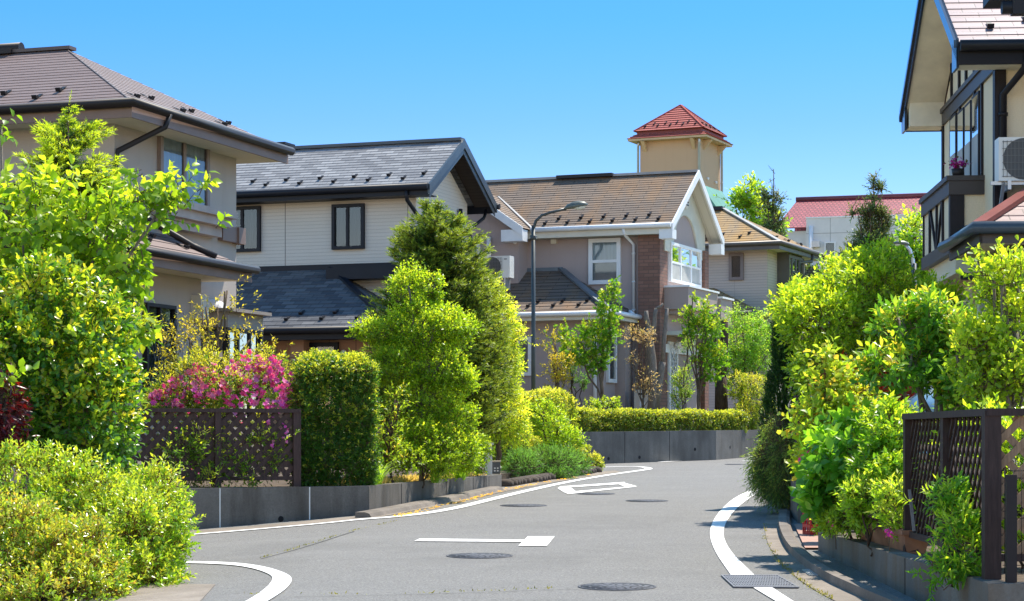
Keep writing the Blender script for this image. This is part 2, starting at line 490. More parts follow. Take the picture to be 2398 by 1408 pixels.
def hedge(name, label, cat, P0, P1, width, z0, z1, n, k, ln, wd, mats, L=.08, group=None, tmpl='D', up=.35, newtop=.45, lump=.06, gap=.1, part='foliage', tilt=60, stems=6):
    P0, P1 = Vector(P0), Vector(P1)
    base = P0.lerp(P1, .5); base.z = z0
    root = empty(name, base); tag(root, label, cat, group)
    P, N = box_shoots(P0, P1, width, z0, z1, n, lump, gap)
    A = nrm(N + rng.normal(0, .5, N.shape) + np.array([0, 0, up])); Ls = L * rng.uniform(.6, 1.5, len(P))
    hi = (P[:, 2] - z0) / (z1 - z0)
    mi = np.where(N[:, 2] * .5 + hi * .45 + rng.normal(0, .3, len(P)) > 1.05 - newtop, 1, 0)
    o = Leaves(); o.shoots(P - A * Ls[:, None] * .55, A, Ls, k, ln, wd, tilt, tmpl, mi, .3, twig=2)
    # inner leaves so that the hedge is dense
    Pi = P[::3] - N[::3] * rng.uniform(.06, min(.25, width * .4), (len(P[::3]), 1)); Ai = nrm(rng.normal(size=Pi.shape))
    o.shoots(Pi, Ai, L, max(3, k // 2), ln * 1.4, wd * 1.5, 60, tmpl, 0, .3)
    c = o.build(part, mats, root); c.location = -base
    mb = MB(); e = (P1 - P0); b = Vector((-e.y, e.x, 0)).normalized() * width * .5
    for i in range(stems):
        q = P0.lerp(P1, (i + .5) / stems) + b; q.z = z0 - .05
        mb.tube([q, q + Vector((random.uniform(-.05, .05), 0, (z1 - z0) * .4)), q + Vector((random.uniform(-.1, .1), random.uniform(-.05, .05), (z1 - z0) * .8))], [.02, .015, .006], 6)
    t = mb.build('stem', mats[2], root); t.location = -base
    return root

def conifer(name, label, base, ztop, rad, nb, mats, power=.8, nt=9, k=12, ln=.03, wd=.006, rise=.25, sag=.25, group=None, zlow=.05, cat='tree',
            twl=.28, tip=.3, trunk_r=.08, tmpl='N', tilt=45, dens=.62, az=None, rv=(.7, 1.12)):
    """spruce-like tree: whorled limbs, side twigs and needles. mats: [needle, young tip, bark]"""
    base = Vector(base); H = ztop - base.z
    root = empty(name, base); tag(root, label, cat, group)
    O, A, L, mi = [], [], [], []
    mb = MB()
    mb.tube([(0, 0, -.1), (0, 0, H * .5), (0, 0, H * .97)], [trunk_r, trunk_r * .55, .008], 8)
    for i in range(nb):
        t = zlow + (1 - zlow) * (1 - random.random() ** dens)
        r = rad * (max(.02, 1 - t) ** power) * random.uniform(*rv) + .05
        a = random.uniform(0, 6.283) if az is None else random.gauss(*az)
        d = np.array([math.cos(a), math.sin(a), 0.]); sd = np.array([-d[1], d[0], 0.]); z0 = H * t
        f = np.linspace(.12, 1, nt)
        pts = d * (r * f)[:, None] + np.array([0, 0, 1.]) * (z0 + r * (rise * f - sag * f + sag * f ** 2.2))[:, None]
        mb.tube([Vector(p) for p in pts[::3]], [max(.004, .018 * (1 - .8 * x) * (.4 + r / rad)) for x in f[::3]], 4, cap=False)
        bd = d + np.array([0, 0, rise * .8])
        for s in (-1, 1):
            for rep in range(2):
                O.append(pts + rng.normal(0, .012 + .02 * r, pts.shape)); q = nrm(bd * (.75 + rng.normal(0, .15)) + sd * s * (.8 if rep else .5) + np.array([0, 0, rng.normal(.05, .2)]))
                A.append(np.broadcast_to(q, pts.shape) + rng.normal(0, .2, pts.shape)); L.append(twl * (.35 + r / rad * .65) * (1.15 - .75 * f) + .03)
                mi.append((rng.random(nt) < tip * (.3 + f)).astype(int))
        O.append(pts[-1:]); A.append(nrm(bd)[None] + rng.normal(0, .1, (1, 3))); L.append(np.array([twl * .5])); mi.append(np.array([1 if random.random() < tip * 2 else 0]))
    O.append(np.array([[0, 0, H * (1 - .05 * q)] for q in range(4)])); A.append(np.array([[random.uniform(-.3, .3), random.uniform(-.3, .3), 1] for q in range(4)])); L.append(np.full(4, .22)); mi.append(np.ones(4, int))
    o = Leaves()
    o.shoots(np.concatenate(O), np.concatenate(A), np.concatenate(L), k, ln, wd, tilt, tmpl, np.concatenate(mi), .2, twig=2, tw=.006, start=.0)
    o.build('crown', mats, root); mb.build('trunk', mats[2], root)
    return root

def tuft(name, label, cat, base, n, h, spread, mat, wd=.012, group=None):
    """arching blades of grass"""
    base = Vector(base); o = Leaves()
    a = rng.uniform(0, 6.28, n); r = rng.uniform(0, spread * .18, n); hh = h * rng.uniform(.55, 1.1, n); ou = spread * rng.uniform(.2, 1, n)
    P = np.stack([np.cos(a) * r, np.sin(a) * r, np.zeros(n)], 1); dr = np.stack([np.cos(a), np.sin(a), np.zeros(n)], 1); sd = np.stack([-np.sin(a), np.cos(a), np.zeros(n)], 1)
    V = []
    for f, w in ((0, 1), (.35, 1), (.7, .7), (1, .05)):
        c = P + dr * (ou * f ** 1.6)[:, None] + np.array([0, 0, 1.]) * (hh * (f - .35 * f ** 2.6))[:, None]
        V += [c + sd * wd * w / 2, c - sd * wd * w / 2]
    V = np.stack(V, 1).reshape(-1, 3)
    T = np.array([(0, 1, 3), (0, 3, 2), (2, 3, 5), (2, 5, 4), (4, 5, 7), (4, 7, 6)])
    o.raw(V, (T[None] + (np.arange(n) * 8)[:, None, None]).reshape(-1, 3), 0)
    ob = o.build(name, [mat]); ob.location = base
    return tag(ob, label, cat, group)

# ---------------------------------------------------------------- palette
ASPH = m_asphalt(); PAINT = m_paint()
CONC = m_concrete('concrete_wall'); CONC2 = m_concrete('concrete_pale', (.165, .158, .145), (.075, .068, .06), .6)
GUTC = m_concrete('concrete_gutter', (.27, .23, .19), (.15, .12, .09), .45)
KERBC = m_concrete('kerb_concrete', (.22, .19, .165), (.10, .085, .07), .5)
SOIL = m_plain('soil', (.085, .06, .04), .95, 0, .4, 9, .6, 40)
TILEP = m_brick('paving_tile', (.42, .25, .19), (.36, .2, .15), (.3, .27, .24), .2, .2, .012, False, .3, .5)
IRON = m_plain('cast_iron', (.085, .088, .10), .8, .0, .3, 22, .5, 60)
JOINT = m_plain('white_sealant', (.75, .75, .73), .7)
DARK = m_plain('dark_hollow', (.012, .012, .014), .9)
WHITE = m_plain('white_trim', (.78, .79, .80), .45, 0, .05)
CREAM = m_plain('cream_plastic', (.66, .62, .52), .5, 0, .06)
BLACKM = m_plain('black_brown_metal', (.010, .009, .012), .5, 0, .2, spec=.3)
BROWNM = m_plain('brown_metal', (.020, .016, .017), .5, 0, .15, spec=.3)
NAVY = m_plain('blue_black_trim', (.008, .010, .017), .5, 0, .1, spec=.3)
SLATEM = m_plain('slate_blue_trim', (.05, .068, .085), .4, .1, .12, spec=.45)
FASC = m_plain('mauve_fascia', (.205, .135, .112), .55, 0, .1)
SOFC = m_plain('cream_soffit', (.62, .57, .44), .8, 0, .05, bump=.15, bscale=60)
SOFB = m_brick('brown_soffit_boards', (.055, .045, .042), (.06, .05, .045), (.025, .02, .02), 3, .12, .006, True, .3)
GLASS = m_glass('window_glass', (.62, .68, .7), .035); GLASS2 = m_glass('sky_glass', (.3, .38, .42), .55); LAMPG = m_glass('lamp_glass', (.8, .82, .8), .15)
CURT = m_curtain('sheer_curtain', (.74, .78, .80)); CURTB = m_curtain('grey_curtain', (.13, .15, .155)); SCREEN = m_plain('insect_screen', (.40, .41, .41), .9); BLIND = m_plain('window_blind', (.5, .5, .46), .8)
ROOMD = m_plain('room_dark', (.04, .045, .05), .8)  # flat panel behind glass, the unlit room's darkness put into its colour
GALV = m_plain('galvanised', (.5, .52, .54), .35, .6, .1)
POLE = m_plain('lamp_post_paint', (.062, .072, .072), .45, .3, .15, 6)
WOODD = m_wood('dark_stained_wood', (.042, .025, .022), (9, 9, 1))
WOODB = m_wood('weathered_wood', (.26, .165, .10), (9, 9, 1))
BARK = m_bark('bark', (.17, .125, .09)); BARKG = m_bark('grey_bark', (.23, .2, .175)); BARKD = m_bark('dark_bark', (.09, .062, .045))

# ---------------------------------------------------------------- ground and road
def sheet(name, mat, x0, x1, y0, y1, nx, ny, dz):
    mb = MB()
    xs = [x0 + (x1 - x0) * i / nx for i in range(nx + 1)]; ys = [y0 + (y1 - y0) * i / ny for i in range(ny + 1)]
    for i in range(nx):
        for j in range(ny):
            mb.face([(x, y, gz(x, y) + dz) for x, y in ((xs[i], ys[j]), (xs[i + 1], ys[j]), (xs[i + 1], ys[j + 1]), (xs[i], ys[j + 1]))])
    return struct(mb.build(name, mat))

GRASSY = m_plain('meadow_ground', (.09, .11, .04), .95, 0, .4, 3, .5, 30)
mb = MB()
gy = [-300, -20, 0, 62, 200, 2500]; gx = [-2500, -12, -6.7, -1.7, 14, 2500]
for i in range(5):
    for j in range(5):
        mb.face([(x, y, gz(x, y) - .25) for x, y in ((gx[i], gy[j]), (gx[i + 1], gy[j]), (gx[i + 1], gy[j + 1]), (gx[i], gy[j + 1]))])
struct(mb.build('ground', GRASSY))
road = sheet('road', ASPH, -13, 13, 2, 64, 104, 62, 0)

def ribbon(name, mat, left, right, dz, parent=None, sub=4):
    mb = MB()
    def dens(p):
        q = []
        for a, b in zip(p, p[1:]): q += [a.lerp(b, i / sub) for i in range(sub)]
        return q + [p[-1]]
    l, r = dens(left), dens(right)
    for a, b, c, d in zip(l, r, r[1:], l[1:]):
        mb.face([(p.x, p.y, gz(p.x, p.y) + dz) for p in (a, b, c, d)][::1])
    return mb.build(name, mat, parent)

def smooth(pts, it=2):
    for _ in range(it):
        q = [pts[0]]
        for a, b in zip(pts, pts[1:]): q += [a.lerp(b, .25), a.lerp(b, .75)]
        pts = q + [pts[-1]]
    return pts

def line(name, px, w, dz=.008, parent=None, mat=PAINT):
    c = smooth([gr(*p) for p in px]); L, Rr = [], []
    for i, p in enumerate(c):
        d = (c[min(i + 1, len(c) - 1)] - c[max(i - 1, 0)]); n = Vector((-d.y, d.x, 0)).normalized() * w / 2
        L.append(p + n); Rr.append(p - n)
    return ribbon(name, mat, Rr, L, dz, parent, 1)

# painted markings are parts of the road
line('edge_line', [(425, 1255), (600, 1241), (800, 1223), (960, 1209), (1060, 1193), (1140, 1173), (1230, 1151), (1330, 1129), (1430, 1112), (1505, 1102), (1522, 1099), (1512, 1095), (1480, 1093), (1400, 1095)], .15, parent=road)
def edges(name, a, b, dz=.008):
    return ribbon(name, PAINT, smooth([gr(*p) for p in a]), smooth([gr(*p) for p in b]), dz, road, 2)
edges('edge_line', [(1778, 1141), (1722, 1164), (1682, 1200), (1659, 1243), (1671, 1290), (1712, 1349)], [(1800, 1141), (1750, 1170), (1712, 1204), (1690, 1245), (1706, 1290), (1767, 1349)])
edges('edge_line', [(1762, 1377), (1790, 1394), (1840, 1424)], [(1807, 1377), (1832, 1394), (1880, 1424)])
edges('edge_line', [(400, 1315), (540, 1318), (615, 1327), (668, 1343), (687, 1358), (672, 1380), (640, 1402), (600, 1425)], [(400, 1319.5), (530, 1323), (592, 1332), (634, 1347), (640, 1359), (624, 1379), (588, 1404), (545, 1425)])
line('edge_line', [(1545, 1083), (1640, 1077), (1765, 1070)], .13, parent=road)
line('edge_line', [(1738, 1080.5), (1790, 1079.5)], .13, parent=road)
def quad(name, p):
    q = [gr(*x) for x in p]; return ribbon(name, PAINT, [q[0], q[1]], [q[3], q[2]], .008, road, 3)
quad('stop_mark', [(970, 1269), (983, 1263), (1238, 1266), (1227, 1271)])
quad('stop_mark', [(1214, 1280), (1236, 1258), (1299, 1258), (1281, 1280)])
# worn open-ended box mark further up the road
for p in ([(1306, 1144.5), (1312, 1140.5), (1462, 1130), (1466, 1134)], [(1322, 1154), (1330, 1158.5), (1492, 1141), (1474, 1140.5)],
          [(1306, 1144.8), (1335, 1142), (1350, 1153), (1322, 1155)], [(1448, 1135), (1466, 1133), (1492, 1140), (1466, 1142)]):
    quad('road_mark', p)
# pavement strip with concrete gutter on the right, concrete apron on the left
ASPL = [(1868, 1135), (1822, 1160), (1790, 1212), (1792, 1268), (1830, 1325), (1890, 1374), (1960, 1412), (2060, 1460)]
CURB = [(1902, 1135), (1872, 1170), (1850, 1215), (1858, 1255), (1885, 1300), (1960, 1355), (2060, 1400), (2180, 1450)]
pv = ribbon('pavement', GUTC, smooth([gr(*p) for p in ASPL]), smooth([gr(*p) for p in CURB]), .006, None, 2); struct(pv)
apr = ribbon('concrete_apron', GUTC, [gr(330, 1368), gr(505, 1370)], [gr(250, 1425), gr(455, 1425)], .006, None, 3); struct(apr)
LG = [(430, 1246), (650, 1228), (866, 1207), (1000, 1182), (1172, 1145), (1290, 1124), (1400, 1107), (1440, 1102)]
lg = ribbon('gutter', GUTC, [gr(*p) for p in LG], [gr(p[0] + 14, p[1] + 8 - i * .5) for i, p in enumerate(LG)], .006, None, 3); struct(lg)
dw = ribbon('driveway', TILEP, [gr(1860, 1232), gr(1885, 1288)], [Vector((6.2, 22.4, 0)), Vector((6.2, 18.9, 0))], .02, None, 4); struct(dw)

def kerb(name, px, w, h, mat, side=1, seg=.9):
    c = smooth([gr(*p) for p in px]); mb = MB()
    prof = [(0, 0), (.15, .75), (.4, 1), (1, 1), (1, -.3)]
    rings = []
    for i, p in enumerate(c):
        d = (c[min(i + 1, len(c) - 1)] - c[max(i - 1, 0)]); n = Vector((d.y, -d.x, 0)).normalized() * side
        rings.append([Vector((p.x + n.x * a * w, p.y + n.y * a * w, gz(p.x, p.y) + .004 + b * h)) for a, b in prof])
    for a, b in zip(rings, rings[1:]):
        for i in range(4):
            f = [a[i], b[i], b[i + 1], a[i + 1]]
            mb.face(f if side > 0 else f[::-1], sm=i < 2)
    for ring in (rings[0], rings[-1]): mb.face(ring)
    return struct(mb.build(name, mat))
kerb('kerb', CURB, .14, .07, KERBC, side=1)
kerb('kerb', [(870, 1213), (930, 1202), (1010, 1186), (1090, 1169), (1180, 1149)], .2, .06, KERBC, side=-1)

# moss and weeds in the cracks, fallen yellow leaves: nobody could count them
YELL = m_leaf('fallen_leaf', [(.5, .3, .02), (.65, .42, .03), (.4, .2, .03)], .2)
MOSS = m_leaf('moss_blade', [(.12, .14, .03), (.18, .19, .04), (.22, .19, .05)], .3, gain=1.0)
def scatter(name, label, cat, px, n, wid, mat, ln, wd, flat):
    c = [gr(*p) for p in px]; P = []
    for _ in range(n):
        i = random.randrange(len(c) - 1); p = c[i].lerp(c[i + 1], random.random())
        if math.sin(p.x * 9) + math.sin(p.y * 5.3 + p.x * 3) < -.4 and random.random() < .85: continue
        x, y = p.x + random.gauss(0, wid), p.y + random.gauss(0, wid * 1.5)
        P.append((x, y, gz(x, y) + .012))
    P = np.array(P); n = len(P); D = rng.normal(size=(n, 3)); D[:, 2] = np.abs(D[:, 2]) * (0.12 if flat else 1.3)
    N = rng.normal(0, .3 if flat else 1, (n, 3)) + np.array([0, 0, 1.])
    o = Leaves(); o.add(P, D, N, ln * rng.uniform(.5, 1.3, n), wd, 'A' if flat else 'D')
    return tag(o.build(name, [mat]), label, cat, kind='stuff')
scatter('fallen_leaves', 'yellow fallen leaves lying along the gutter under the left retaining wall', 'leaves', [(930, 1212), (1020, 1190), (1100, 1172), (1170, 1152), (1270, 1132), (1390, 1112)], 420, .035, YELL, .05, .025, True)
scatter('moss', 'yellow green moss along the joint of the right gutter', 'moss', [(1793, 1230), (1792, 1268), (1830, 1325), (1890, 1374), (1950, 1408)], 420, .014, MOSS, .024, .009, False)
scatter('crack_weeds', 'thin line of dry moss growing in a crack across the asphalt', 'weeds', [(610, 1310), (700, 1285), (830, 1245), (930, 1222)], 300, .010, MOSS, .02, .008, False)
scatter('crack_weeds', 'sparse dry weeds in the crack across the road at the bottom', 'weeds', [(570, 1397), (860, 1397), (1100, 1390), (1340, 1380)], 110, .010, MOSS, .025, .01, False)
CRK = m_plain('crack_dirt', (.05, .048, .042), .95)
line('crack', [(610, 1310), (720, 1281), (830, 1245)], .012, .004, road, CRK)
line('crack', [(690, 1399), (860, 1396.5), (1100, 1389), (1345, 1380), (1480, 1388)], .009, .004, road, CRK)

# manhole covers and drain grates
def m_cover():
    t = NT('manhole_iron'); v = t.coord()
    q = t.add('TexVoronoi', feature='DISTANCE_TO_EDGE'); t.link(v, q.inputs['Vector']); q.inputs['Scale'].default_value = 16
    h = t.ramp(q.outputs['Distance'], [(.08, 0.), (.16, 1.)])
    n = t.noise(v, 30, 4)
    t.bump(h, .9, .012)
    return t.set(t.mix(h, (.05, .052, .06), t.ramp(n, [(.3, (.11, .115, .135)), (.7, (.17, .178, .205))])), .8, .0, .2)
MANH = m_cover()
def manhole(px, py, wpx, label):
    p = gr(px, py); r = wpx / F * p.y / 2
    root = empty('manhole_cover', p); tag(root, label, 'manhole cover', 'manhole covers in the road')
    a = MB(); a.lathe([(r * .93, .001), (r * .93, .006), (0, .007)], n=40); a.build('lid', MANH, root)
    b = MB(); b.lathe([(r, .001), (r, .007), (r * .94, .007), (r * .94, .001)], n=40); b.build('frame', IRON, root)
    root.rotation_euler = (math.atan(SL), 0, 0)
manhole(1123, 1302.5, 156, 'patterned iron manhole cover just below the white T shaped mark')
manhole(1445, 1375, 184, 'largest manhole cover, nearest the camera with a rusty rim')
manhole(1515, 1173.5, 100, 'iron manhole cover right of centre, beyond the T mark and before the thick curved line')
manhole(1395, 1157, 90, 'thin manhole cover just below the worn box mark')
manhole(1226, 1184.5, 110, 'faint asphalt filled manhole cover near the left edge line')
manhole(1722, 1088, 50, 'small far manhole cover in front of the far concrete wall')

def grate(px, label, bars, mat):
    q = [gr(*p) for p in px]; root = empty('drain_grate', q[0]); tag(root, label, 'drain grate')
    def m(u, v, z):
        p = q[0].lerp(q[1], u).lerp(q[3].lerp(q[2], u), v); return (p.x - q[0].x, p.y - q[0].y, gz(p.x, p.y) + z - q[0].z)
    f = MB()
    for a in ((0, 1, 0, .06), (0, 1, .94, 1), (0, .03, .06, .94), (.97, 1, .06, .94)): f.box(a[0], a[1], a[2], a[3], .005, .014, m)
    f.build('frame', mat, root)
    b = MB(); b.box(.03, .97, .06, .94, .0045, .006, m); b.build('hollow', DARK, root)
    g = MB()
    for i in range(bars[0]): u = .05 + .9 * (i + .5) / bars[0]; g.box(u - .3 / bars[0], u + .2 / bars[0], .06, .94, .007, .0125, m)
    for j in range(bars[1]): v = .1 + .84 * (j + .5) / bars[1]; g.box(.03, .97, v - .025, v + .025, .008, .0135, m)
    g.build('bars', mat, root)
grate([(1688, 1350), (1822, 1350), (1872, 1379), (1718, 1378)], 'wide perforated iron drain cover cutting through the thick white line', (22, 7), m_plain('drain_iron', (.16, .155, .165), .55, .3, .2, 20))
grate([(1878, 1337), (1948, 1336), (1966, 1350), (1896, 1351)], 'small metal drain grate in the right gutter beside the kerb', (10, 5), GALV)

# ---------------------------------------------------------------- raised garden plots and retaining walls
def plot(name, pts, z, mat=SOIL):
    mb = MB(); mb.prism([(x, y, -.6) for x, y in pts], [(x, y, z) for x, y in pts]); return struct(mb.build(name, mat))
plot('garden_soil', [(-14, 22.7), (-3.9, 23.12), (-1.82, 24.5), (-.30, 31.4), (-.18, 33.5), (1.5, 38.0), (1.25, 39.6), (-3, 40.6), (-14, 41)], .87)
plot('garden_soil', [(-14, 42), (1.2, 42.2), (1.55, 42.1), (4.42, 44.92), (5.68, 47.7), (5.9, 56), (-14, 62)], 1.54)
plot('garden_soil', [(5.95, 48.0), (14, 51), (14, 64), (5.95, 64)], 1.3)
plot('garden_soil', [(2.88, 12.25), (2.88, 18.6), (7, 18.6), (7, 12.25)], .615)
plot('garden_soil', [(3.25, 22.9), (3.83, 30), (4.8, 36.1), (7.0, 42), (14, 46), (14, 22.9)], .96)

def wall_run(name, label, path, th, zt, zb, mat, joints=(), holes=(), group=None, cap=0, sealant=JOINT):
    """concrete wall along ground points; joints: (segment, fraction, material)"""
    root = empty(name, (path[0][0], path[0][1], zb)); tag(root, label, 'wall', group)
    mb = MB(); o = Vector(root.location)
    pts = [Vector((p[0], p[1], 0)) for p in path]; off = []
    for i, p in enumerate(pts):
        ns = []
        for a, b in ((i - 1, i), (i, i + 1)):
            if a >= 0 and b < len(pts): d = (pts[b] - pts[a]).normalized(); ns.append(Vector((-d.y, d.x, 0)))
        n = sum(ns, Vector()).normalized(); off.append(p + n * th / max(.5, n.dot(ns[0])))
    ring = pts + off[::-1]
    zts = zt if isinstance(zt, (list, tuple)) else [zt] * len(pts); zr = list(zts) + list(zts)[::-1]
    mb.prism([p - o + Vector((0, 0, zb)) for p in ring], [p - o + Vector((0, 0, z)) for p, z in zip(ring, zr)])
    mb.build('wall', mat, root, bevel=.012)
    for sg, fr, m, w in joints:
        a, b = pts[sg], pts[sg + 1]; d = (b - a).normalized(); n = Vector((d.y, -d.x, 0)); p = a.lerp(b, fr) - o
        z1 = zts[sg] + (zts[sg + 1] - zts[sg]) * fr
        j = MB(); q = [p - d * w / 2 - n * .01, p + d * w / 2 - n * .01, p + d * w / 2 + n * .004, p - d * w / 2 + n * .004]
        j.prism([Vector((x.x, x.y, 0)) for x in q], [Vector((x.x, x.y, z1 - zb - .004)) for x in q]); j.build('joint', m, root)
    for sg, fr, z in holes:
        a, b = pts[sg], pts[sg + 1]; d = (b - a).normalized(); n = Vector((d.y, -d.x, 0)); p = a.lerp(b, fr) - o; p.z = z - zb
        j = MB(); j.tube([p - n * .02, p + n * .005], .035, 14); j.build('weep_hole', DARK, root)
    return root
for_z = lambda z: z
wall_run('retaining_wall', 'low stained concrete wall under the dark lattice fence and trees on the left', [(-4.6, 22.9), (-3.67, 23.2), (-1.70, 24.4), (-.16, 31.4)], .13, [.9, .9, .9, .9], -.0, CONC,
         [(1, .17, JOINT, .014), (1, .66, JOINT, .014), (2, .2, DARK, .012), (2, .52, DARK, .01), (2, .74, DARK, .01), (2, .88, DARK, .01)], [(1, .5, .53)])
wall_run('retaining_wall', 'grey concrete wall with round drain holes below the clipped hedge at the bend', [(.2, 40.1), (1.49, 41.9), (4.46, 44.8), (5.78, 47.6), (9.5, 49.2)], .16, [1.57, 1.57, 1.61, 1.63, 1.63], .4, CONC2,
         [(1, .29, DARK, .01), (1, .63, DARK, .01)], [(1, .17, 1.02), (1, .40, 1.04), (1, .83, 1.20), (2, .3, 1.24)])
wall_run('retaining_wall', 'low lichen stained concrete planter wall beside the right kerb', [(9, 12.05), (2.80, 12.05), (2.80, 18.75), (3.2, 18.9), (7, 19.0)][::-1], .14, .63, -.1, m_concrete('planter_concrete', (.185, .17, .15), (.13, .075, .03), .6),
         [(2, .62, DARK, .008), (3, .075, JOINT, .03)], [])
wall_run('retaining_wall', 'dark concrete end of wall with a white joint under the hanging juniper', [(7, 22.75), (3.17, 22.75), (3.75, 29.8), (4.72, 35.9), (6.9, 41.9), (13, 45.5)][::-1], .15, 1.0, .1, CONC,
         [(4, .985, JOINT, .02)], [])
# stone edging below the juniper mound
e = empty('stone_edging', gr(1185, 1141)); tag(e, 'row of dark rough edging stones under the green juniper mound', 'edging')
mb = MB(); q0 = e.location
for i in range(26):
    p = gr(1184 + 218 * i / 26, 1140 - 34 * i / 26); w = .1 + random.random() * .05
    mb.lathe([(0, -.02), (w, 0), (w * .95, .07 + random.random() * .03), (w * .5, .11), (0, .12)], p - q0 + Vector((-.02, .1, 0)), 9, sx=1.1, sy=.8)
mb.build('stones', m_concrete('edging_stone', (.1, .08, .065), (.04, .03, .025), .6), e)

# ---------------------------------------------------------------- houses
class House:
    """local frame: origin at the foot of the near corner, x to the right along the front, y back along the side, z up"""
    def __init__(s, name, label, px, d, th, zb, cat='house', group=None):
        s.o = Vector(((px - CX) / F * d, d, zb)); s.th = R(th)
        s.root = empty(name, s.o, -s.th); tag(s.root, label, cat, group)
        s.inv = Matrix.Rotation(s.th, 3, 'Z')
        s.c = s.inv @ (Vector((0, 0, EYE)) - s.o)
    def P(s, px, py, x=None, y=None, z=None):
        d = s.inv @ Vector(((px - CX) / F, 1, (HY - py) / F))
        t = (x - s.c.x) / d.x if x is not None else (y - s.c.y) / d.y if y is not None else (z - s.c.z) / d.z
        return s.c + d * t
    def part(s, mb, name, mat, parent=None, bevel=0):
        return mb.build(name, mat, parent or s.root, bevel)

def mapf(face, c):
    """(along, outwards, up) -> local point on a front (y=c), right (x=c) or left (x=c) face"""
    return {'f': lambda a, b, z: (a, c - b, z), 'r': lambda a, b, z: (c + b, a, z), 'l': lambda a, b, z: (c - b, a, z)}[face]

def window(h, face, c, a0, a1, z0, z1, frame, splits=(), hsplit=None, glass=None, back=None, fw=.05, dep=.07, name='window', sill=None, head=None, parent=None):
    m = mapf(face, c); a0, a1 = min(a0, a1), max(a0, a1); glass = glass or GLASS; back = back or CURT
    mb = MB()
    mb.box(a0, a1, .0, dep, z0, z0 + fw, m); mb.box(a0, a1, .0, dep, z1 - fw, z1, m)
    mb.box(a0, a0 + fw, .0, dep, z0 + fw, z1 - fw, m); mb.box(a1 - fw, a1, .0, dep, z0 + fw, z1 - fw, m)
    cuts = [a0 + fw] + [a0 + (a1 - a0) * t for t in splits] + [a1 - fw]
    for t in cuts[1:-1]: mb.box(t - fw * .45, t + fw * .45, .0, dep * .8, z0 + fw, z1 - fw, m)
    if hsplit: zh = z0 + (z1 - z0) * hsplit; mb.box(a0 + fw, a1 - fw, .0, dep * .75, zh - fw * .35, zh + fw * .35, m)
    w = h.part(mb, name, frame, parent)
    for i, (p, q) in enumerate(zip(cuts, cuts[1:])):
        g = MB(); g.face([m(p, .03 + .008 * (i % 2), z0 + fw), m(q, .03 + .008 * (i % 2), z0 + fw), m(q, .03 + .008 * (i % 2), z1 - fw), m(p, .03 + .008 * (i % 2), z1 - fw)]); h.part(g, 'pane', glass, w)
    b = MB(); b.face([m(a0 + fw, .006, z0 + fw), m(a1 - fw, .006, z0 + fw), m(a1 - fw, .006, z1 - fw), m(a0 + fw, .006, z1 - fw)]); h.part(b, 'curtain_or_dark_room', back, w)
    return w

def gutter(h, pts, r=.06, mat=None, name='gutter'):
    mb = MB(); mb.tube(pts, r, 8); return h.part(mb, name, mat or BLACKM)
def pipe(h, pts, r=.035, mat=None, name='downpipe', brackets=True):
    mb = MB(); mb.tube(pts, r, 8)
    for a, b in zip(pts, pts[1:]):
        a, b = Vector(a), Vector(b)
        if abs((b - a).z) > 1.2:
            for t in (.12, .5, .88):
                p = a.lerp(b, t); mb.tube([p - Vector((0, 0, .02)), p + Vector((0, 0, .02))], r * 1.25, 8)
    return h.part(mb, name, mat or BLACKM)

_sg = None
def guards(roof, eL, eR, rR, rL, n, t=(.14, .22), mat=None, u0=.03, u1=.97, pair=False):
    """snow guards in two staggered rows on a slope"""
    global _sg
    eL, eR, rR, rL = map(Vector, (eL, eR, rR, rL)); ud = (eR - eL).normalized(); vd = ((rL + rR) / 2 - (eL + eR) / 2); vd = (vd - ud * vd.dot(ud)).normalized(); nn = ud.cross(vd)
    for i in range(n):
        ts = t[i % 2]; u = u0 + (u1 - u0) * (i + .5) / n
        p = eL.lerp(rL, ts).lerp(eR.lerp(rR, ts), u)
        if _sg is None:
            mb = MB(); mb.box(-.038, .038, 0, .012, .0, .055); mb.box(-.038, -.026, .012, .06, 0, .04); mb.box(.026, .038, .012, .06, 0, .04)
            mb.box(-.03, .03, .012, .2, .0, .008); g = mb.build('snow_guard', BLACKM, roof); _sg = g
        else: g = dup(_sg, roof)
        mt = Matrix((ud, vd, nn)).transposed().to_4x4(); mt.translation = p + nn * .02
        g.matrix_local = mt

def ridge_cap(mb, a, b, w=.22, h=.06, mi=0):
    mb.bar(Vector(a) + Vector((0, 0, h * .2)), Vector(b) + Vector((0, 0, h * .2)), w, h, mi)

def aircon(loc, rz, label, feet=.1, w=.78, hh=.56, dp=.28):
    root = empty('air_conditioner', loc, rz); tag(root, label, 'air conditioner')
    mb = MB(); mb.box(0, w, 0, dp, feet, feet + hh); mb.build('body', CREAMW, root, bevel=.02)
    g = MB(); cx, cz = w * .36, feet + hh * .5
    for k in range(3): g.lathe([(.08 + k * .075, 0), (.088 + k * .075, 0)], n=28)
    g = MB()
    for k in range(13): x = .05 + k * (w * .66) / 12; g.box(x - .003, x + .003, -.016, -.011, feet + .04, feet + hh - .04)
    for k in range(6): z = feet + .05 + k * (hh - .1) / 5; g.box(.04, w * .72, -.013, -.006, z - .003, z + .003)
    g.build('grille', GREYG, root)
    f = MB(); f.lathe([(.0, 0), (.24, .0)], n=32)
    f.v = [(cx + x, -.003, cz + y) for x, y, z in f.v]; f.build('fan_opening', DARKGREY, root)
    for x in (.1, w - .14):
        l = MB(); l.box(x, x + .04, -.02, dp + .02, 0, feet + .002); l.build('bracket', GALV, root)
    b = MB(); b.box(w * .8, w * .9, -.004, .002, feet + hh * .83, feet + hh * .87); b.build('badge', DARKGREY, root)
    return root
GREYG = m_plain('grey_grille', (.16, .165, .17), .5); CREAMW = m_plain('appliance_white', (.72, .73, .71), .4, 0, .04); DARKGREY = m_plain('dark_grey', (.09, .095, .1), .6)
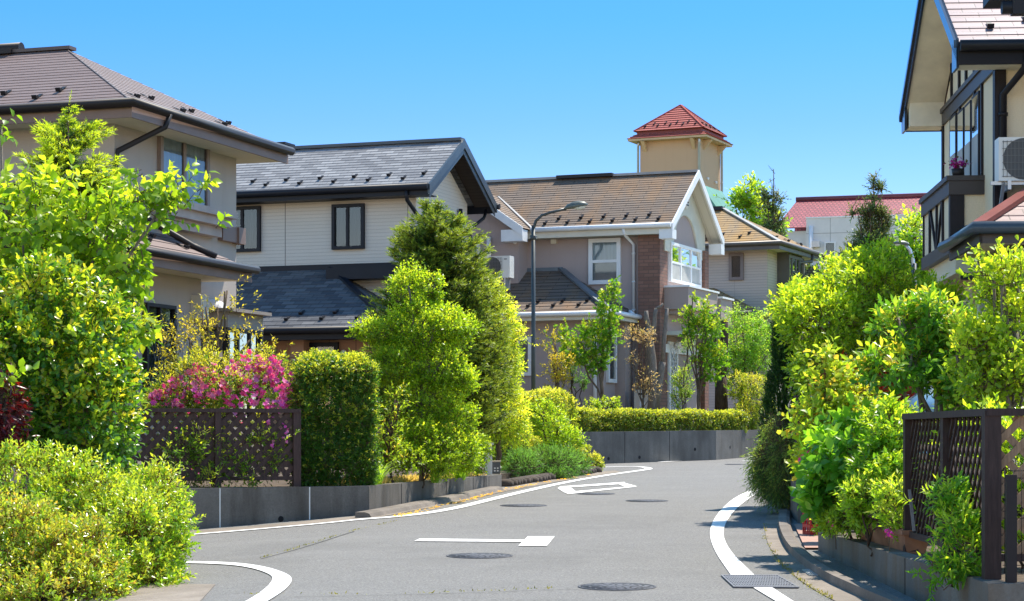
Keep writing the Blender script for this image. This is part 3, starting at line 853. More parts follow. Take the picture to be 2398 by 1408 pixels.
# ======== left house: brown hipped roof, mauve grey stucco
ST1 = m_stucco('mauve_stucco', (.46, .40, .36)); TILE1 = m_brick('brown_slate', (.185, .135, .125), (.205, .152, .14), (.09, .065, .06), .9, .13, .004, True, .15, .5, .6)
h = House('house', 'mauve grey house with brown hipped roof, behind the bushes at the left edge', 268, 28, 18.5, .87)
mb = MB(); mb.box(-9, 0, 0, 3.74, 0, 5.05); h.part(mb, 'wall', ST1)
ze = 5.06; o = .6
A, B, C_, D_ = (-9.6, -o, ze), (o, -o, ze), (o, 3.74 + o, ze), (-9.6, 3.74 + o, ze); hr = 2.47; zr = ze + 1.29
r1, r0 = (o - hr, 3.74 / 2, zr), (-9.6, 3.74 / 2, zr)
mb = MB(); mb.courses(A, B, r1, r0, 21, .01); mb.courses(B, C_, r1, r1, 21, .01); mb.courses(C_, D_, r0, r1, 21, .01)
roof = h.part(mb, 'roof', TILE1)
mb = MB(); ridge_cap(mb, Vector(r0), Vector(r1) + Vector((.12, 0, .0)), .2, .05); mb.bar(Vector(B) + Vector((0, 0, .012)), Vector(r1) + Vector((0, 0, .012)), .02, .012); h.part(mb, 'ridge_cap', m_plain('roof_cap', (.1, .075, .068), .5), roof)
mb = MB(); mb.tube([(r1[0] - 3.3, r1[1], zr + .06), (r1[0] - .75, r1[1], zr + .06)], .09, 14); mb.box(r1[0] - 3.2, r1[0] - .85, r1[1] - .16, r1[1] + .16, zr - .03, zr + .05); h.part(mb, 'ridge_vent', BROWNM, roof)
guards(roof, A, B, r1, r0, 14, (.12, .22), u0=.3, u1=.93)
guards(roof, B, C_, r1, r1, 6, (.13, .21), u0=.02, u1=.95)
mb = MB(); mb.box(-9.6, o - .05, -o + .03, 3.74 + o - .03, ze - .17, ze - .15); h.part(mb, 'soffit', SOFC)
mb = MB(); mb.box(-9.6, o - .03, -o, -o + .03, ze - .2, ze - .01); mb.box(o - .03, o, -o, 3.74 + o, ze - .2, ze - .01); h.part(mb, 'fascia', FASC)
gutter(h, [(-9.6, -o - .06, ze - .01), (o + .06, -o - .06, ze - .01), (o + .06, 3.74 + o, ze - .01)], .065, BROWNM)
pipe(h, [(o + .06, .35, ze - .02), (o + .02, .3, ze - .2), (.06, -.02, ze - .55), (.05, -.06, ze - .75), (.05, -.06, 2)], .04, BROWNM)
a, b = h.P(372, 295, x=0), h.P(480, 497, x=0)
wo = window(h, 'r', 0, a.y - .05, b.y + .05, b.z + .0, a.z + .1, m_plain('mauve_frame', (.24, .18, .16), .5), (.5,), fw=.085, dep=.06, back=CURT)
# stepped ledge under the window and at the wall foot
mb = MB()
for zz, pr, hh in ((b.z - .08, .34, .10), (b.z - .21, .27, .13), (b.z - .36, .16, .15)): mb.box(0, pr, a.y - .25 + (.34 - pr), b.y + .42 - (.34 - pr), zz, zz + hh - .002)
h.part(mb, 'window_ledge', m_plain('ledge_stucco', (.40, .34, .31), .8, bump=.2))
mb = MB(); mb.box(0, .09, b.y + .42, 3.76, b.z - .38, b.z - .15); mb.box(-.05, .12, 3.6, 3.83, b.z - .39, b.z - .14); h.part(mb, 'string_course', FASC)
# lower hipped block
zl = 3.07; x1, y0, y1 = .3, -1.3, 1.98
mb = MB(); mb.box(-6, x1, y0, y1, 0, zl - .1); h.part(mb, 'lower_wall', ST1)
ov = .55; A, B, C_, D_ = (-6.5, y0 - ov, zl), (x1 + ov, y0 - ov, zl), (x1 + ov, y1 + ov, zl), (-6.5, y1 + ov, zl); hr = (y1 - y0) / 2 + ov; zr = zl + hr * .5
r1, r0 = (x1 + ov - hr, (y0 + y1) / 2, zr), (-6.5, (y0 + y1) / 2, zr)
mb = MB(); mb.courses(A, B, r1, r0, 9); mb.courses(B, C_, r1, r1, 9)
# far hip is only visible as a strip outside the wall
mb.courses(C_, D_, r0, r1, 9)
roof = h.part(mb, 'lower_roof', TILE1); guards(roof, B, C_, r1, r1, 6, (.16, .26), u0=.05, u1=.95)
mb = MB(); mb.box(-6.5, x1 + ov - .03, y0 - ov + .03, y1 + ov - .03, zl - .17, zl - .15); h.part(mb, 'lower_soffit', SOFC)
mb = MB(); mb.box(x1 + ov - .03, x1 + ov, y0 - ov, y1 + ov, zl - .19, zl - .01); mb.box(-6.5, x1 + ov - .03, y0 - ov, y0 - ov + .03, zl - .19, zl - .01); h.part(mb, 'lower_fascia', FASC)
gutter(h, [(-6.5, y0 - ov - .06, zl - .01), (x1 + ov + .06, y0 - ov - .06, zl - .01), (x1 + ov + .06, y1 + ov + .05, zl - .01)], .06, BROWNM)
pipe(h, [(.05, y0 + 1.1, zl + .78), (.42, 1.5, zl + .27), (x1 + ov - .12, 1.62, zl + .12)], .045, BROWNM, 'roof_pipe', False)
a, b = h.P(362, 712, x=x1), h.P(402, 850, x=x1)
w = window(h, 'r', x1, a.y - .35, b.y, 1.0, a.z, BROWNM, (.5,), fw=.05, dep=.08, back=CURTB)
mb = MB(); m = mapf('r', x1 + .1)
for i in range(-5, 9):
    for sg in (1, -1):
        y = a.y - .3 + i * .09
        p, q = (y, 1.05), (y + sg * .45, a.z - .2)
        mb.bar(m(p[0], 0, p[1]), m(q[0], 0, q[1]), .008, .008) if a.y - .4 < q[0] < b.y + .02 and a.y - .4 < y < b.y else None
h.part(mb, 'lattice_grille', m_plain('grille_metal', (.2, .21, .22), .4, .5), w)
p = h.P(455, 722, x=x1); mb = MB(); mb.box(p.y - .1, p.y + .14, 0, .16, p.z - .16, p.z + .18, mapf('r', x1)); h.part(mb, 'meter_box', m_plain('meter_paint', (.62, .58, .52), .5), bevel=.02)
p = h.P(488, 728, x=0); mb = MB(); mb.lathe([(.0, .24), (.12, .2), (.17, .1), (.18, 0)], n=20); mb.v = [(z, p.y + .1 + x, p.z + y) for x, y, z in mb.v]; h.part(mb, 'vent_hood', WHITE)
p, q = h.P(497, 728, x=0), h.P(553, 760, x=.0); mb = MB(); mb.box(2.35, 3.7, 0, .62, p.z - .05, p.z + .0, mapf('r', 0)); h.part(mb, 'bay_roof', m_plain('bay_roof_metal', (.32, .26, .22), .5), bevel=.01)
mb = MB(); mb.box(2.45, 3.65, 0, .5, p.z - .28, p.z - .05, mapf('r', 0)); h.part(mb, 'bay_lintel', ST1); mb = MB(); mb.box(2.45, 3.65, 0, .5, .1, .75, mapf('r', 0)); h.part(mb, 'bay_base', ST1)
window(h, 'r', .42, 2.45, 3.65, .75, p.z - .28, BROWNM, (.33, .66), fw=.06, dep=.08, back=ROOMD, glass=GLASS2)
window(h, 'f', 2.47, 0.02, .48, .75, p.z - .28, BROWNM, (), fw=.05, dep=.06, back=ROOMD, glass=GLASS2)

# ======== grey roofed house with pale siding
SID2 = m_brick('pale_siding', (.66, .60, .53), (.64, .585, .515), (.53, .48, .42), 30, .078, .006, False, .5, 0.0, .8)
TILE2 = m_brick('grey_slate', (.16, .168, .185), (.31, .32, .335), (.10, .104, .115), .30, .142, .006, True, .2, .5, .75, spec=.2)
h = House('house', 'pale clapboard house with grey slate gable roof, second from the left', 974, 45, 20, 1.3)
W2, L2, ze = 8.5, 3.1, 5.62; sl = .61; hm = L2 / 2; zr = ze + (hm + .5) * sl
mb = MB(); mb.prism([(0, 0, 0), (0, L2, 0), (-W2, L2, 0), (-W2, 0, 0)][::-1], [(0, 0, ze), (0, L2, ze), (-W2, L2, ze), (-W2, 0, ze)][::-1])
mb.prism([(0, .02, ze), (0, L2 - .02, ze), (0, hm, zr - .35)], [(-W2, .02, ze), (-W2, L2 - .02, ze), (-W2, hm, zr - .35)]); h.part(mb, 'wall', SID2)
mb = MB()
JL = m_plain('joint_line', (.2, .18, .16), .8)
for px in (668, 955):
    p = h.P(px, 540, y=0); mb = MB(); mb.box(p.x - .008, p.x + .008, -.003, .0, 2.5, ze); h.part(mb, 'panel_joint', JL)
mb = MB(); mb.box(0, .003, .42, .436, 2, ze + .2); h.part(mb, 'panel_joint', JL)
mb = MB(); mb.box(-.02, .012, -.012, .05, 2, ze - .1); h.part(mb, 'corner_trim', m_plain('pale_trim', (.62, .59, .53), .7))
g = .5; A, B, r1, r0 = (-W2, -.5, ze), (g, -.5, ze), (g, hm, zr), (-W2, hm, zr); C_, D_ = (g, L2 + .5, ze), (-W2, L2 + .5, ze)
mb = MB(); mb.courses(A, B, r1, r0, 17, .012); mb.courses(C_, D_, r0, r1, 17, .012); roof = h.part(mb, 'roof', TILE2)
guards(roof, A, B, r1, r0, 14, (.13, .22), u0=.34, u1=.99)
guards(roof, A, B, r1, r0, 1, (.17, .22), u0=.36, u1=.38)
mb = MB(); ridge_cap(mb, r0, r1, .26, .07); h.part(mb, 'ridge_cap', SLATEM, roof)
mb = MB(); p = h.P(655, 335, y=hm); mb.box(p.x - .2, p.x + .2, hm - .2, hm + .2, zr - .2, zr + .08); mb.box(p.x - .27, p.x + .27, hm - .27, hm + .27, zr + .08, zr + .14); h.part(mb, 'roof_vent', NAVY, roof)
# boxed eaves, wide gable boards, boarded soffit
mb = MB()
for s, ya in ((1, -.5), (-1, L2 + .5)):
    q = [(0 + .01, ya, ze - .06), (g - .02, ya, ze - .06), (g - .02, hm, zr - .06), (.01, hm, zr - .06)]
    u = [(0, 0), (.5, 0), (.5, 2.4), (0, 2.4)]
    mb.face(q if s < 0 else q[::-1], u if s < 0 else u[::-1])
h.part(mb, 'soffit', SOFB)
mb = MB()
for ya in (-.5, L2 + .5):
    sgn = 1 if ya < 0 else -1; d = Vector((0, hm - ya, zr - ze)); n = Vector((0, -d.z * sgn, abs(d.y))).normalized()
    a, b = Vector((g, ya - .04 * sgn, ze + .02)), Vector((g, hm, zr + .02))
    for off, dep, th in ((0, .17, .05), (-.13, .15, .02)):
        q = [a + n * off, b + Vector((0, 0, off / n.z)), b + Vector((0, 0, (off - dep) / n.z)), a + n * off - Vector((0, 0, dep / n.z))]
        mb.prism(q, [x + Vector((th, 0, 0)) for x in q])
h.part(mb, 'gable_board', SLATEM)
mb = MB(); mb.box(-W2, g - .01, -.5, -.47, ze - .2, ze - .01); mb.box(-W2, g, -.47, 0, ze - .2, ze - .19); mb.box(-W2, g - .01, L2 + .47, L2 + .5, ze - .2, ze - .01); h.part(mb, 'fascia', NAVY)
gutter(h, [(-W2, -.57, ze - .03), (g + .02, -.57, ze - .03)], .075, NAVY); gutter(h, [(-W2, L2 + .57, ze - .03), (g + .1, L2 + .57, ze - .03)], .07, NAVY)
pipe(h, [(g - .5, -.55, ze - .1), (g - .5, -.5, ze - .3), (.06, .3, ze - .75), (.06, .32, ze - 1), (.06, .32, 2.5)], .045, NAVY)
pipe(h, [(g - .2, L2 + .5, ze - .1), (g - .25, L2 + .45, ze - .3), (.07, L2 + .02, ze - .6), (.07, L2 + .02, ze - .9), (.07, L2 + .02, 2)], .04, NAVY)
p = h.P(1072, 490, x=0); pipe(h, [(.07, p.y, p.z), (.07, p.y, p.z - 1.2)], .05, BLACKM, 'vent_pipe', False)
for x0, x1 in ((530, 612), (780, 855)):
    a, b = h.P(x0, 480, y=0), h.P(x1, 583, y=0); window(h, 'f', 0, a.x, b.x, b.z - (.06 if x0 < 600 else 0), a.z - (.06 if x0 < 600 else 0), NAVY, (.48,), fw=.07, dep=.09, back=CURTB)
a, b = h.P(1000, 487, x=0), h.P(1060, 560, x=0); window(h, 'r', 0, a.y, b.y, b.z - .2, a.z, NAVY, (.5,), fw=.06, dep=.09, back=ROOMD)
# lower lean-to roof with hip, brown tiled porch below
q = h.P(776, 630, y=0); run = 2.65; zl = q.z - run * .56; xe = q.x + run
TILE2B = m_brick('shade_darkened_slate', (.085, .088, .098), (.17, .172, .178), (.05, .052, .056), .30, .17, .006, True, .2, .5, .9, spec=.05)  # darker copy of the grey slate, upper storey's shadow put into its colour
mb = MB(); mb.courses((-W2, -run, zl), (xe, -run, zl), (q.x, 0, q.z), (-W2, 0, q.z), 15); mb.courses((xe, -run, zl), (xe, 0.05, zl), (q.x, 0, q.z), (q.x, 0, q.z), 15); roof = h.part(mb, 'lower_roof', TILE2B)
guards(roof, (-W2, -run, zl), (xe, -run, zl), (q.x, 0, q.z), (-W2, 0, q.z), 13, (.13, .22), u0=.34, u1=.95)
mb = MB(); mb.bar((xe, -run, zl + .03), (q.x, 0, q.z + .03), .14, .05); mb.box(-W2, q.x + 1.6, -.05, 0, q.z - .02, q.z + .1); mb.box(q.x + .1, q.x + 3.2, -.5, 0, q.z - .28, q.z - .02); h.part(mb, 'flashing', NAVY, roof)
mb = MB(); mb.box(-W2, xe - .05, -run, -run + .03, zl - .22, zl - .01); mb.box(-W2, xe - .05, -run + .03, 0, zl - .2, zl - .18); h.part(mb, 'lower_fascia', BLACKM)
gutter(h, [(-W2, -run - .07, zl - .03), (xe, -run - .07, zl - .03)], .075, BLACKM)
TILB = m_brick('brown_wall_tile', (.36, .205, .13), (.33, .19, .12), (.17, .10, .07), .62, .62, .01, False, .3, 0)
mb = MB(); mb.box(-W2, xe - .6, -run + .75, 0, 0, zl - .2)
pa, pb = h.P(690, 790, y=-run + .4), h.P(716, 800, y=-run + .4)
mb.box(pa.x - .1, pb.x - .05, -run + .4, -run + .75, 0, zl - .2); h.part(mb, 'porch_wall', TILB)
a, b = h.P(716, 803, y=-run + .7), h.P(792, 860, y=-run + .7)
w = window(h, 'f', -run + .75, a.x, b.x, .35, a.z, NAVY, (), fw=.09, dep=.08, back=ROOMD, name='door', glass=GLASS)
p = h.P(805, 826, y=-run + .7); mb = MB(); mb.lathe([(0, -.05), (.05, -.02), (.05, .04), (0, .07)], p, 12); h.part(mb, 'porch_lamp', WHITE)

# ======== brown roofed house with brick chimney and white trim
ST3 = m_stucco('rose_grey_stucco', (.45, .365, .345), .2); TILE3 = m_brick('mossy_slate', (.20, .15, .115), (.165, .128, .103), (.065, .05, .04), .7, .125, .006, True, .2, .5, .75, ((.33, .17, .06), .46, .72, .6))
BRK = m_brick('red_brown_brick', (.27, .145, .108), (.20, .105, .08), (.13, .09, .075), .24, .085, .008, False, .5)
CRM3 = m_plain('cream_gable', (.60, .585, .50), .8, 0, .06, bump=.1)
h = House('house', 'rose grey house with mossy brown roof, white trim and brick chimney at the bend', 1550, 49, 22, 1.54)
L3, ze, sl = 3.5, 4.94, .69; hm = L3 / 2; g = .38; of = .45; zr = ze + (hm + of) * sl; W3 = 7.0
qw = h.P(1243, 540, y=0); XW = qw.x          # the front wing starts left of this
mb = MB(); mb.prism([(0, 0, 0), (0, L3, 0), (-W3, L3, 0), (-W3, 0, 0)][::-1], [(0, 0, ze), (0, L3, ze), (-W3, L3, ze), (-W3, 0, ze)][::-1])
mb.prism([(0, .02, ze), (0, L3 - .02, ze), (0, hm, zr - .35)], [(-W3, .02, ze), (-W3, L3 - .02, ze), (-W3, hm, zr - .35)])
h.part(mb, 'wall', ST3)
WX0, WX1, WY = XW - 2.6, XW - .08, -.62; wc = (WX0 + WX1) / 2
mb = MB(); mb.box(WX0, WX1, WY, .0, 0, ze); wz = ze + (WX1 - wc + .25) * sl
mb.prism([(WX0, WY, ze), (WX1, WY, ze), (wc, WY, wz - .25)], [(WX0, 0, ze), (WX1, 0, ze), (wc, 0, wz - .25)]); h.part(mb, 'wing_wall', ST3)
A, B, r1, r0 = (XW + .25, -of, ze), (g, -of, ze), (g, hm, zr), (-W3 + .6, hm, zr); C_, D_ = (g, L3 + of, ze), (-W3, L3 + of, ze)
A0 = (-W3, -of, ze)
mb = MB(); mb.courses(A0, B, r1, r0, 23); mb.courses(C_, D_, r0, r1, 23); roof = h.part(mb, 'roof', TILE3)
guards(roof, (XW + .25, -of, ze), B, r1, (XW + .25, hm, zr), 11, (.09, .17), u0=.02, u1=.93)
e0, e1, rr0, rr1 = (WX1 + .27, WY - .4, ze), (WX1 + .27, 1.6, ze), (wc, WY - .4, wz), (wc, 1.6, wz)
mb = MB(); mb.courses(e0, e1, rr1, rr0, 14); mb.courses((WX0 - .27, 1.6, ze), (WX0 - .27, WY - .4, ze), rr0, rr1, 14); h.part(mb, 'wing_roof', TILE3)
mb = MB(); ridge_cap(mb, r0, r1, .2, .06); mb.bar((XW + .23, -of, ze + .03), (wc + .05, hm - (zr - wz) / sl, wz), .06, .03); h.part(mb, 'ridge_cap', m_plain('grey_cap', (.3, .3, .3), .5), roof)
p, q = h.P(1308, 415, y=hm), h.P(1438, 410, y=hm); mb = MB(); mb.box(p.x, q.x, hm - .18, hm + .18, zr - .02, zr + .06); h.part(mb, 'ridge_vent', BROWNM, roof)
def gboards(mb, x, y0, y1, z0, ym, zm, th, dep, proud):
    for ya, s in ((y0, 1), (y1, -1)):
        a, b = Vector((x, ya, z0)), Vector((x, ym, zm)); dz = Vector((0, 0, dep))
        q = [a, b, b - dz, a - dz]; mb.prism(q, [k + Vector((th, 0, 0)) for k in q])
mb = MB(); gboards(mb, g - .01, -of, L3 + of, ze + .04, hm, zr + .04, .04, .2, 0); h.part(mb, 'gable_board', WHITE)
mb = MB()
for xx in (WX1 + .27, WX0 - .27):
    q = [Vector((xx, WY - .42, ze + .03)), Vector((wc, WY - .42, wz + .03)), Vector((wc, WY - .42, wz - .19)), Vector((xx, WY - .42, ze - .19))]; mb.prism(q, [k + Vector((0, .04, 0)) for k in q])
h.part(mb, 'gable_board', WHITE)
for bx in ((g - .3, g + .03, -of - .02, -of + .3, ze - .32, ze - .1), (g - .3, g + .03, L3 + of - .3, L3 + of, ze - .36, ze - .1), (WX1 - .3, WX1 + .26, WY - .38, WY - .05, ze - .3, ze - .02)):
    mb = MB(); mb.box(*bx); h.part(mb, 'eave_return', WHITE)
mb = MB()
for ya in (-of, L3 + of):
    q = [(0, ya, ze - .07), (g, ya, ze - .07), (g, hm, zr - .07), (0, hm, zr - .07)]; mb.face(q if ya > 0 else q[::-1], [(0, 0), (.4, 0), (.4, 2.4), (0, 2.4)])
mb.box(-W3, g - .05, -of + .02, 0, ze - .2, ze - .17); h.part(mb, 'soffit', m_brick('soffit_boards', (.60, .56, .46), (.58, .54, .44), (.4, .37, .3), .2, 9, .006, True, .2))
mb = MB(); mb.box(XW + .1, g - .02, -of, -of + .025, ze - .2, ze); h.part(mb, 'fascia', CREAM)
gutter(h, [(XW + .2, -of - .06, ze - .0), (g, -of - .06, ze - .0)], .06, WHITE)
qp = h.P(1475, 540, y=-.05); pipe(h, [(qp.x - .02, -of - .04, ze - .05), (qp.x, -of + .05, ze - .2), (qp.x + .1, -.06, ze - .4), (qp.x + .1, -.06, 2.75)], .04, WHITE)
# arched cream gable panel over the triple window
mb = MB(); n = 18; cy = hm + .02; pts = []
for i in range(n + 1):
    t = i / n; y = .08 + (L3 - .16) * t; zt = min(ze + .02 + (y + of) * sl, ze + .02 + (L3 + of - y) * sl) - .12
    u = (y - cy) / 1.02; zb = ze - .55 + (1.0 * math.sqrt(max(0, 1 - u * u)) if abs(u) < 1 else 0); pts.append((y, zb, max(zb + .02, zt)))
for (y0, b0, t0), (y1, b1, t1) in zip(pts, pts[1:]):
    q = [Vector((.003, y0, b0)), Vector((.003, y1, b1)), Vector((.003, y1, t1)), Vector((.003, y0, t0))]; mb.prism(q, [k + Vector((.05, 0, 0)) for k in q])
h.part(mb, 'gable_panel', CRM3)
p = h.P(1607, 466, x=.06); mb = MB(); mb.lathe([(.0, .03), (.17, .03), (.17, 0)], n=18, sy=1.5); mb.v = [(.055 + z, p.y + x, p.z + y) for x, y, z in mb.v]; v = h.part(mb, 'gable_vent', WHITE)
mb = MB()
for i in range(5): mb.box(.086, .096, p.y - .11, p.y + .11, p.z - .17 + i * .075, p.z - .14 + i * .075)
h.part(mb, 'louvre', DARKGREY, v)
a, b = h.P(1565, 568, x=0), h.P(1636, 668, x=0)
w = window(h, 'r', 0, a.y, b.y, b.z - .08, a.z + .02, WHITE, (.34, .68), .5, GLASS2, BLIND, fw=.07, dep=.08)
zm = b.z - .08 + (a.z - b.z + .1) * .48
for u0, u1 in ((.05, .31), (.37, .65), (.71, .95)):
    mb = MB(); m = mapf('r', 0); yy = lambda u: a.y + (b.y - a.y) * u; mb.face([m(yy(u0), .05, b.z), m(yy(u1), .05, b.z), m(yy(u1), .05, zm), m(yy(u0), .05, zm)]); h.part(mb, 'insect_screen', m_plain('pale_screen', (.4, .4, .38), .9) if u0 < .1 else bpy.data.materials['pale_screen'], w)
# main front window, vents, sensor
a, b = h.P(1380, 560, y=0), h.P(1455, 665, y=0); w = window(h, 'f', 0, a.x, b.x, b.z, a.z, WHITE, (), .5, GLASS, CURT, fw=.1, dep=.07)
mb = MB(); m = mapf('f', 0); zm = (a.z + b.z) / 2 - .03; mb.face([m(a.x + .1, .015, b.z + .1), m(b.x - .1, .015, b.z + .1), m(b.x - .1, .015, zm), m(a.x + .1, .015, zm)]); h.part(mb, 'insect_screen', SCREEN, w)
p = h.P(1299, 566, y=0); mb = MB(); mb.box(p.x - .07, p.x + .07, 0, .09, p.z - .06, p.z + .07, mapf('f', 0)); h.part(mb, 'vent_cover', CREAM, bevel=.01)
p = h.P(1206, 567, y=WY); mb = MB(); mb.lathe([(0, .04), (.045, .03), (.05, 0)], n=14); mb.v = [(p.x + x, WY - z, p.z + y) for x, y, z in mb.v]; h.part(mb, 'vent_cap', WHITE)
p = h.P(1147, 560, y=WY); pipe(h, [(p.x, WY - .02, p.z + .02), (p.x, WY - .07, p.z - .03), (p.x, WY - .07, 3.75)], .055, WHITE, 'conduit', False)
a, b = h.P(1100, 560, y=WY), h.P(1125, 640, y=WY); window(h, 'f', WY, a.x - .4, b.x, b.z, a.z, WHITE, (.5,), None, GLASS, CURT, fw=.07)
# brick chimney and the brick strip at the back corner
c0, c1 = h.P(1500, 700, y=-.02).x, .02
mb = MB(); mb.box(c0, c1, -.22, .38, 0, ze - .18); h.part(mb, 'chimney', BRK); mb = MB(); mb.box(-.01, .12, L3 - .32, L3 + .02, 0, ze - .3); h.part(mb, 'brick_strip', BRK)
# balcony box under the triple window, white bands, porch slab
mb = MB(); bz = h.P(1600, 670, x=.6).z; y0, y1 = .12, 2.62
mb.box(0, .62, y0, y1, bz - .52, bz); mb.box(0, .5, y0 + .1, y1 - .1, bz - .62, bz - .52); mb.box(0, .7, y1, L3 + .15, bz - 1.2, bz - .12); h.part(mb, 'balcony', m_stucco('pink_stucco', (.42, .335, .305), .2))
mb = MB(); mb.box(-.0, .66, y0 - .03, y1 + .02, bz + .002, bz + .045); mb.box(0, .74, y1 + .03, L3 + .2, bz - .118, bz - .07); mb.box(.0, .06, .1, L3, bz - 1.55, bz - 1.35); h.part(mb, 'white_band', WHITE)
mb = MB(); p = h.P(1585, 780, x=.35); mb.box(0, .75, .15, 1.9, p.z - .04, p.z + .05); h.part(mb, 'canopy', CREAM)
a, b = h.P(1563, 800, x=0), h.P(1581, 955, x=0)
d = window(h, 'r', 0, .42, 1.12, .25, a.z, WHITE, (), None, GLASS, ROOMD, fw=.09, dep=.06, name='door')
mb = MB(); m = mapf('r', .07)
for i in range(9):
    for s in (1, -1):
        z = .45 + i * .19; mb.bar(m(.55, 0, z), m(1.0, 0, z + s * .3), .018, .012)
for k in range(4): mb.bar(m(.55 + k * .15, 0, .4), m(.55 + k * .15, 0, a.z - .15), .016, .014)
h.part(mb, 'door_grille', WHITE, d)
p = h.P(1588, 808, x=.15); mb = MB(); mb.lathe([(0, -.09), (.06, -.07), (.09, 0), (.06, .07), (0, .09)], p, 16); h.part(mb, 'porch_lamp', m_plain('opal_glass', (.82, .82, .8), .3))
p = h.P(1597, 796, x=.1); mb = MB(); mb.box(0, .35, p.y - .1, p.y + .3, p.z - .1, p.z + .12); h.part(mb, 'vent_hood', GALV, bevel=.05)
# lower block with hipped lean-to roof
qt, qe = h.P(1314, 632, y=0), h.P(1500, 742, y=0); run = qe.x - qt.x; zl = qe.z; xe = qe.x; XL = -W3
mb = MB(); mb.courses((XL, -run, zl), (xe, -run, zl), (qt.x, 0, qt.z), (XL, 0, qt.z), 13); mb.courses((xe, -run, zl), (xe, 0, zl), (qt.x, 0, qt.z), (qt.x, 0, qt.z), 13); roof = h.part(mb, 'lower_roof', TILE3)
guards(roof, (XL, -run, zl), (xe, -run, zl), (qt.x, 0, qt.z), (XL, 0, qt.z), 14, (.14, .23), u0=.25, u1=.97)
mb = MB(); mb.bar((xe - .03, -run, zl + .03), (qt.x, 0, qt.z + .03), .17, .05); mb.box(WX1, qt.x + .05, -.06, 0, qt.z - .04, qt.z + .06); h.part(mb, 'flashing', m_plain('flashing_steel', (.17, .20, .23), .4, .4), roof)
mb = MB(); mb.box(XL, xe - .03, -run, -run + .03, zl - .16, zl - .01); mb.box(xe - .03, xe, -run, 0, zl - .16, zl - .01); mb.box(XL, xe - .03, -run + .03, 0, zl - .15, zl - .13); h.part(mb, 'lower_fascia', CREAM)
gutter(h, [(XL, -run - .06, zl - .02), (xe + .06, -run - .06, zl - .02), (xe + .06, -.02, zl - .02)], .06, WHITE)
pipe(h, [(qp.x + .1, -.07, 2.8), (xe - .1, -.5, zl + .1), (xe + .02, -.6, zl + .02)], .04, WHITE, 'roof_pipe', False)
lx, ly = xe - .45, -run + .45
mb = MB(); mb.box(XL, lx, ly, 0, 0, zl - .14); mb.box(lx, xe - .2, -.55, 0, 0, zl - .14); h.part(mb, 'lower_wall', ST3)
a, b = h.P(1225, 790, y=ly), h.P(1246, 880, y=ly); window(h, 'f', ly, a.x - .45, b.x, b.z, a.z, WHITE, (.5,), None, GLASS, CURTB, fw=.08)
a, b = h.P(1419, 790, x=lx), h.P(1434, 897, x=lx); window(h, 'r', lx, a.y, b.y + .15, b.z, a.z + .1, WHITE, (), .5, GLASS, ROOMD, fw=.09)
pipe(h, [(lx - .12, ly - .06, zl - .2), (lx - .12, ly - .06, .1)], .045, WHITE)
p = h.P(1452, 800, x=lx); mb = MB(); mb.box(p.y - .1, p.y + .2, 0, .14, p.z - .1, p.z + .1, mapf('r', lx)); mb.tube([(lx + .06, p.y + .1, p.z - .1), (lx + .06, p.y + .1, .1)], .04, 8); h.part(mb, 'meter_box', CREAM)
w3 = h
GP = m_plain('pale_green_enamel', (.5, .58, .48), .5); BEI = m_plain('beige_enamel', (.62, .53, .45), .5)
p = w3.P(1462, 918, x=lx + .14); wp = lambda v: w3.o + Matrix.Rotation(-w3.th, 3, 'Z') @ Vector(v)
e = empty('gas_meter', wp((p.x, p.y, p.z)), -w3.th); tag(e, 'small pale green gas meter with pipes on the rose grey wall', 'gas meter')
mb = MB(); mb.lathe([(0, -.14), (.07, -.12), (.1, -.03), (.1, .06), (.08, .12), (0, .14)], n=14, sx=.8); mb.build('body', GP, e)
mb = MB(); mb.tube([(-.08, 0, .2), (-.08, 0, -.5)], .02, 8); mb.tube([(-.08, 0, .2), (.02, 0, .2), (.02, 0, .1)], .02, 8); mb.build('pipes', GALV, e)
p = w3.P(1485, 913, y=-.75); q = w3.P(1526, 913, y=-.75)
e = empty('water_heater', wp((p.x, -.75, 0)), -w3.th); tag(e, 'beige water heater cabinet standing left of the brick chimney', 'water heater'); ww = q.x - p.x
mb = MB(); mb.box(0, ww, 0, .3, 0, p.z); mb.build('cabinet', BEI, e, bevel=.015)
mb = MB(); mb.box(.1, ww - .12, -.01, .002, p.z - .12, p.z - .08); mb.build('vent_slot', DARK, e)
mb = MB(); mb.box(ww * .33, ww * .5, -.004, .002, p.z - .4, p.z - .28); mb.box(ww * .55, ww * .62, -.004, .002, p.z - .38, p.z - .3); mb.build('plate', WHITE, e)
p = w3.P(1150, 655, y=WY - .85); aircon(wp((p.x - .2, WY - .95, p.z - .25)), -w3.th, 'white air conditioner unit on legs above the mossy lower roof', .28, .72, .52)

# ======== beige house behind
SID4 = m_brick('beige_siding', (.55, .47, .42), (.52, .445, .40), (.36, .305, .27), 1.0, .08, .006, False, .45, 0.0)
h = House('house', 'beige sided house with ochre hipped roof, behind the brick chimney house', 1797, 60, 24, 1.35)
ze = 5.75; Lh = 4.0; Wd = 6; o = .52
mb = MB(); mb.box(-Wd, 0, 0, Lh, 0, ze - .05); h.part(mb, 'wall', SID4)
A, B, C_ = (-Wd, -o, ze), (o, -o, ze), (o, Lh + o, ze); hr = (Lh + 2 * o) / 2; zr = ze + hr * .52; r1, r0 = (o - hr, Lh / 2, zr), (-Wd, Lh / 2, zr)
TILE4 = m_brick('ochre_slate', (.30, .22, .13), (.25, .18, .11), (.08, .06, .045), .8, .18, .007, True, .2, .5, .7, ((.40, .225, .06), .35, .6, .8))
mb = MB(); mb.courses(A, B, r1, r0, 16); mb.courses(B, C_, r1, r1, 16); mb.courses(C_, (-Wd, Lh + o, ze), r0, r1, 16); roof = h.part(mb, 'roof', TILE4)
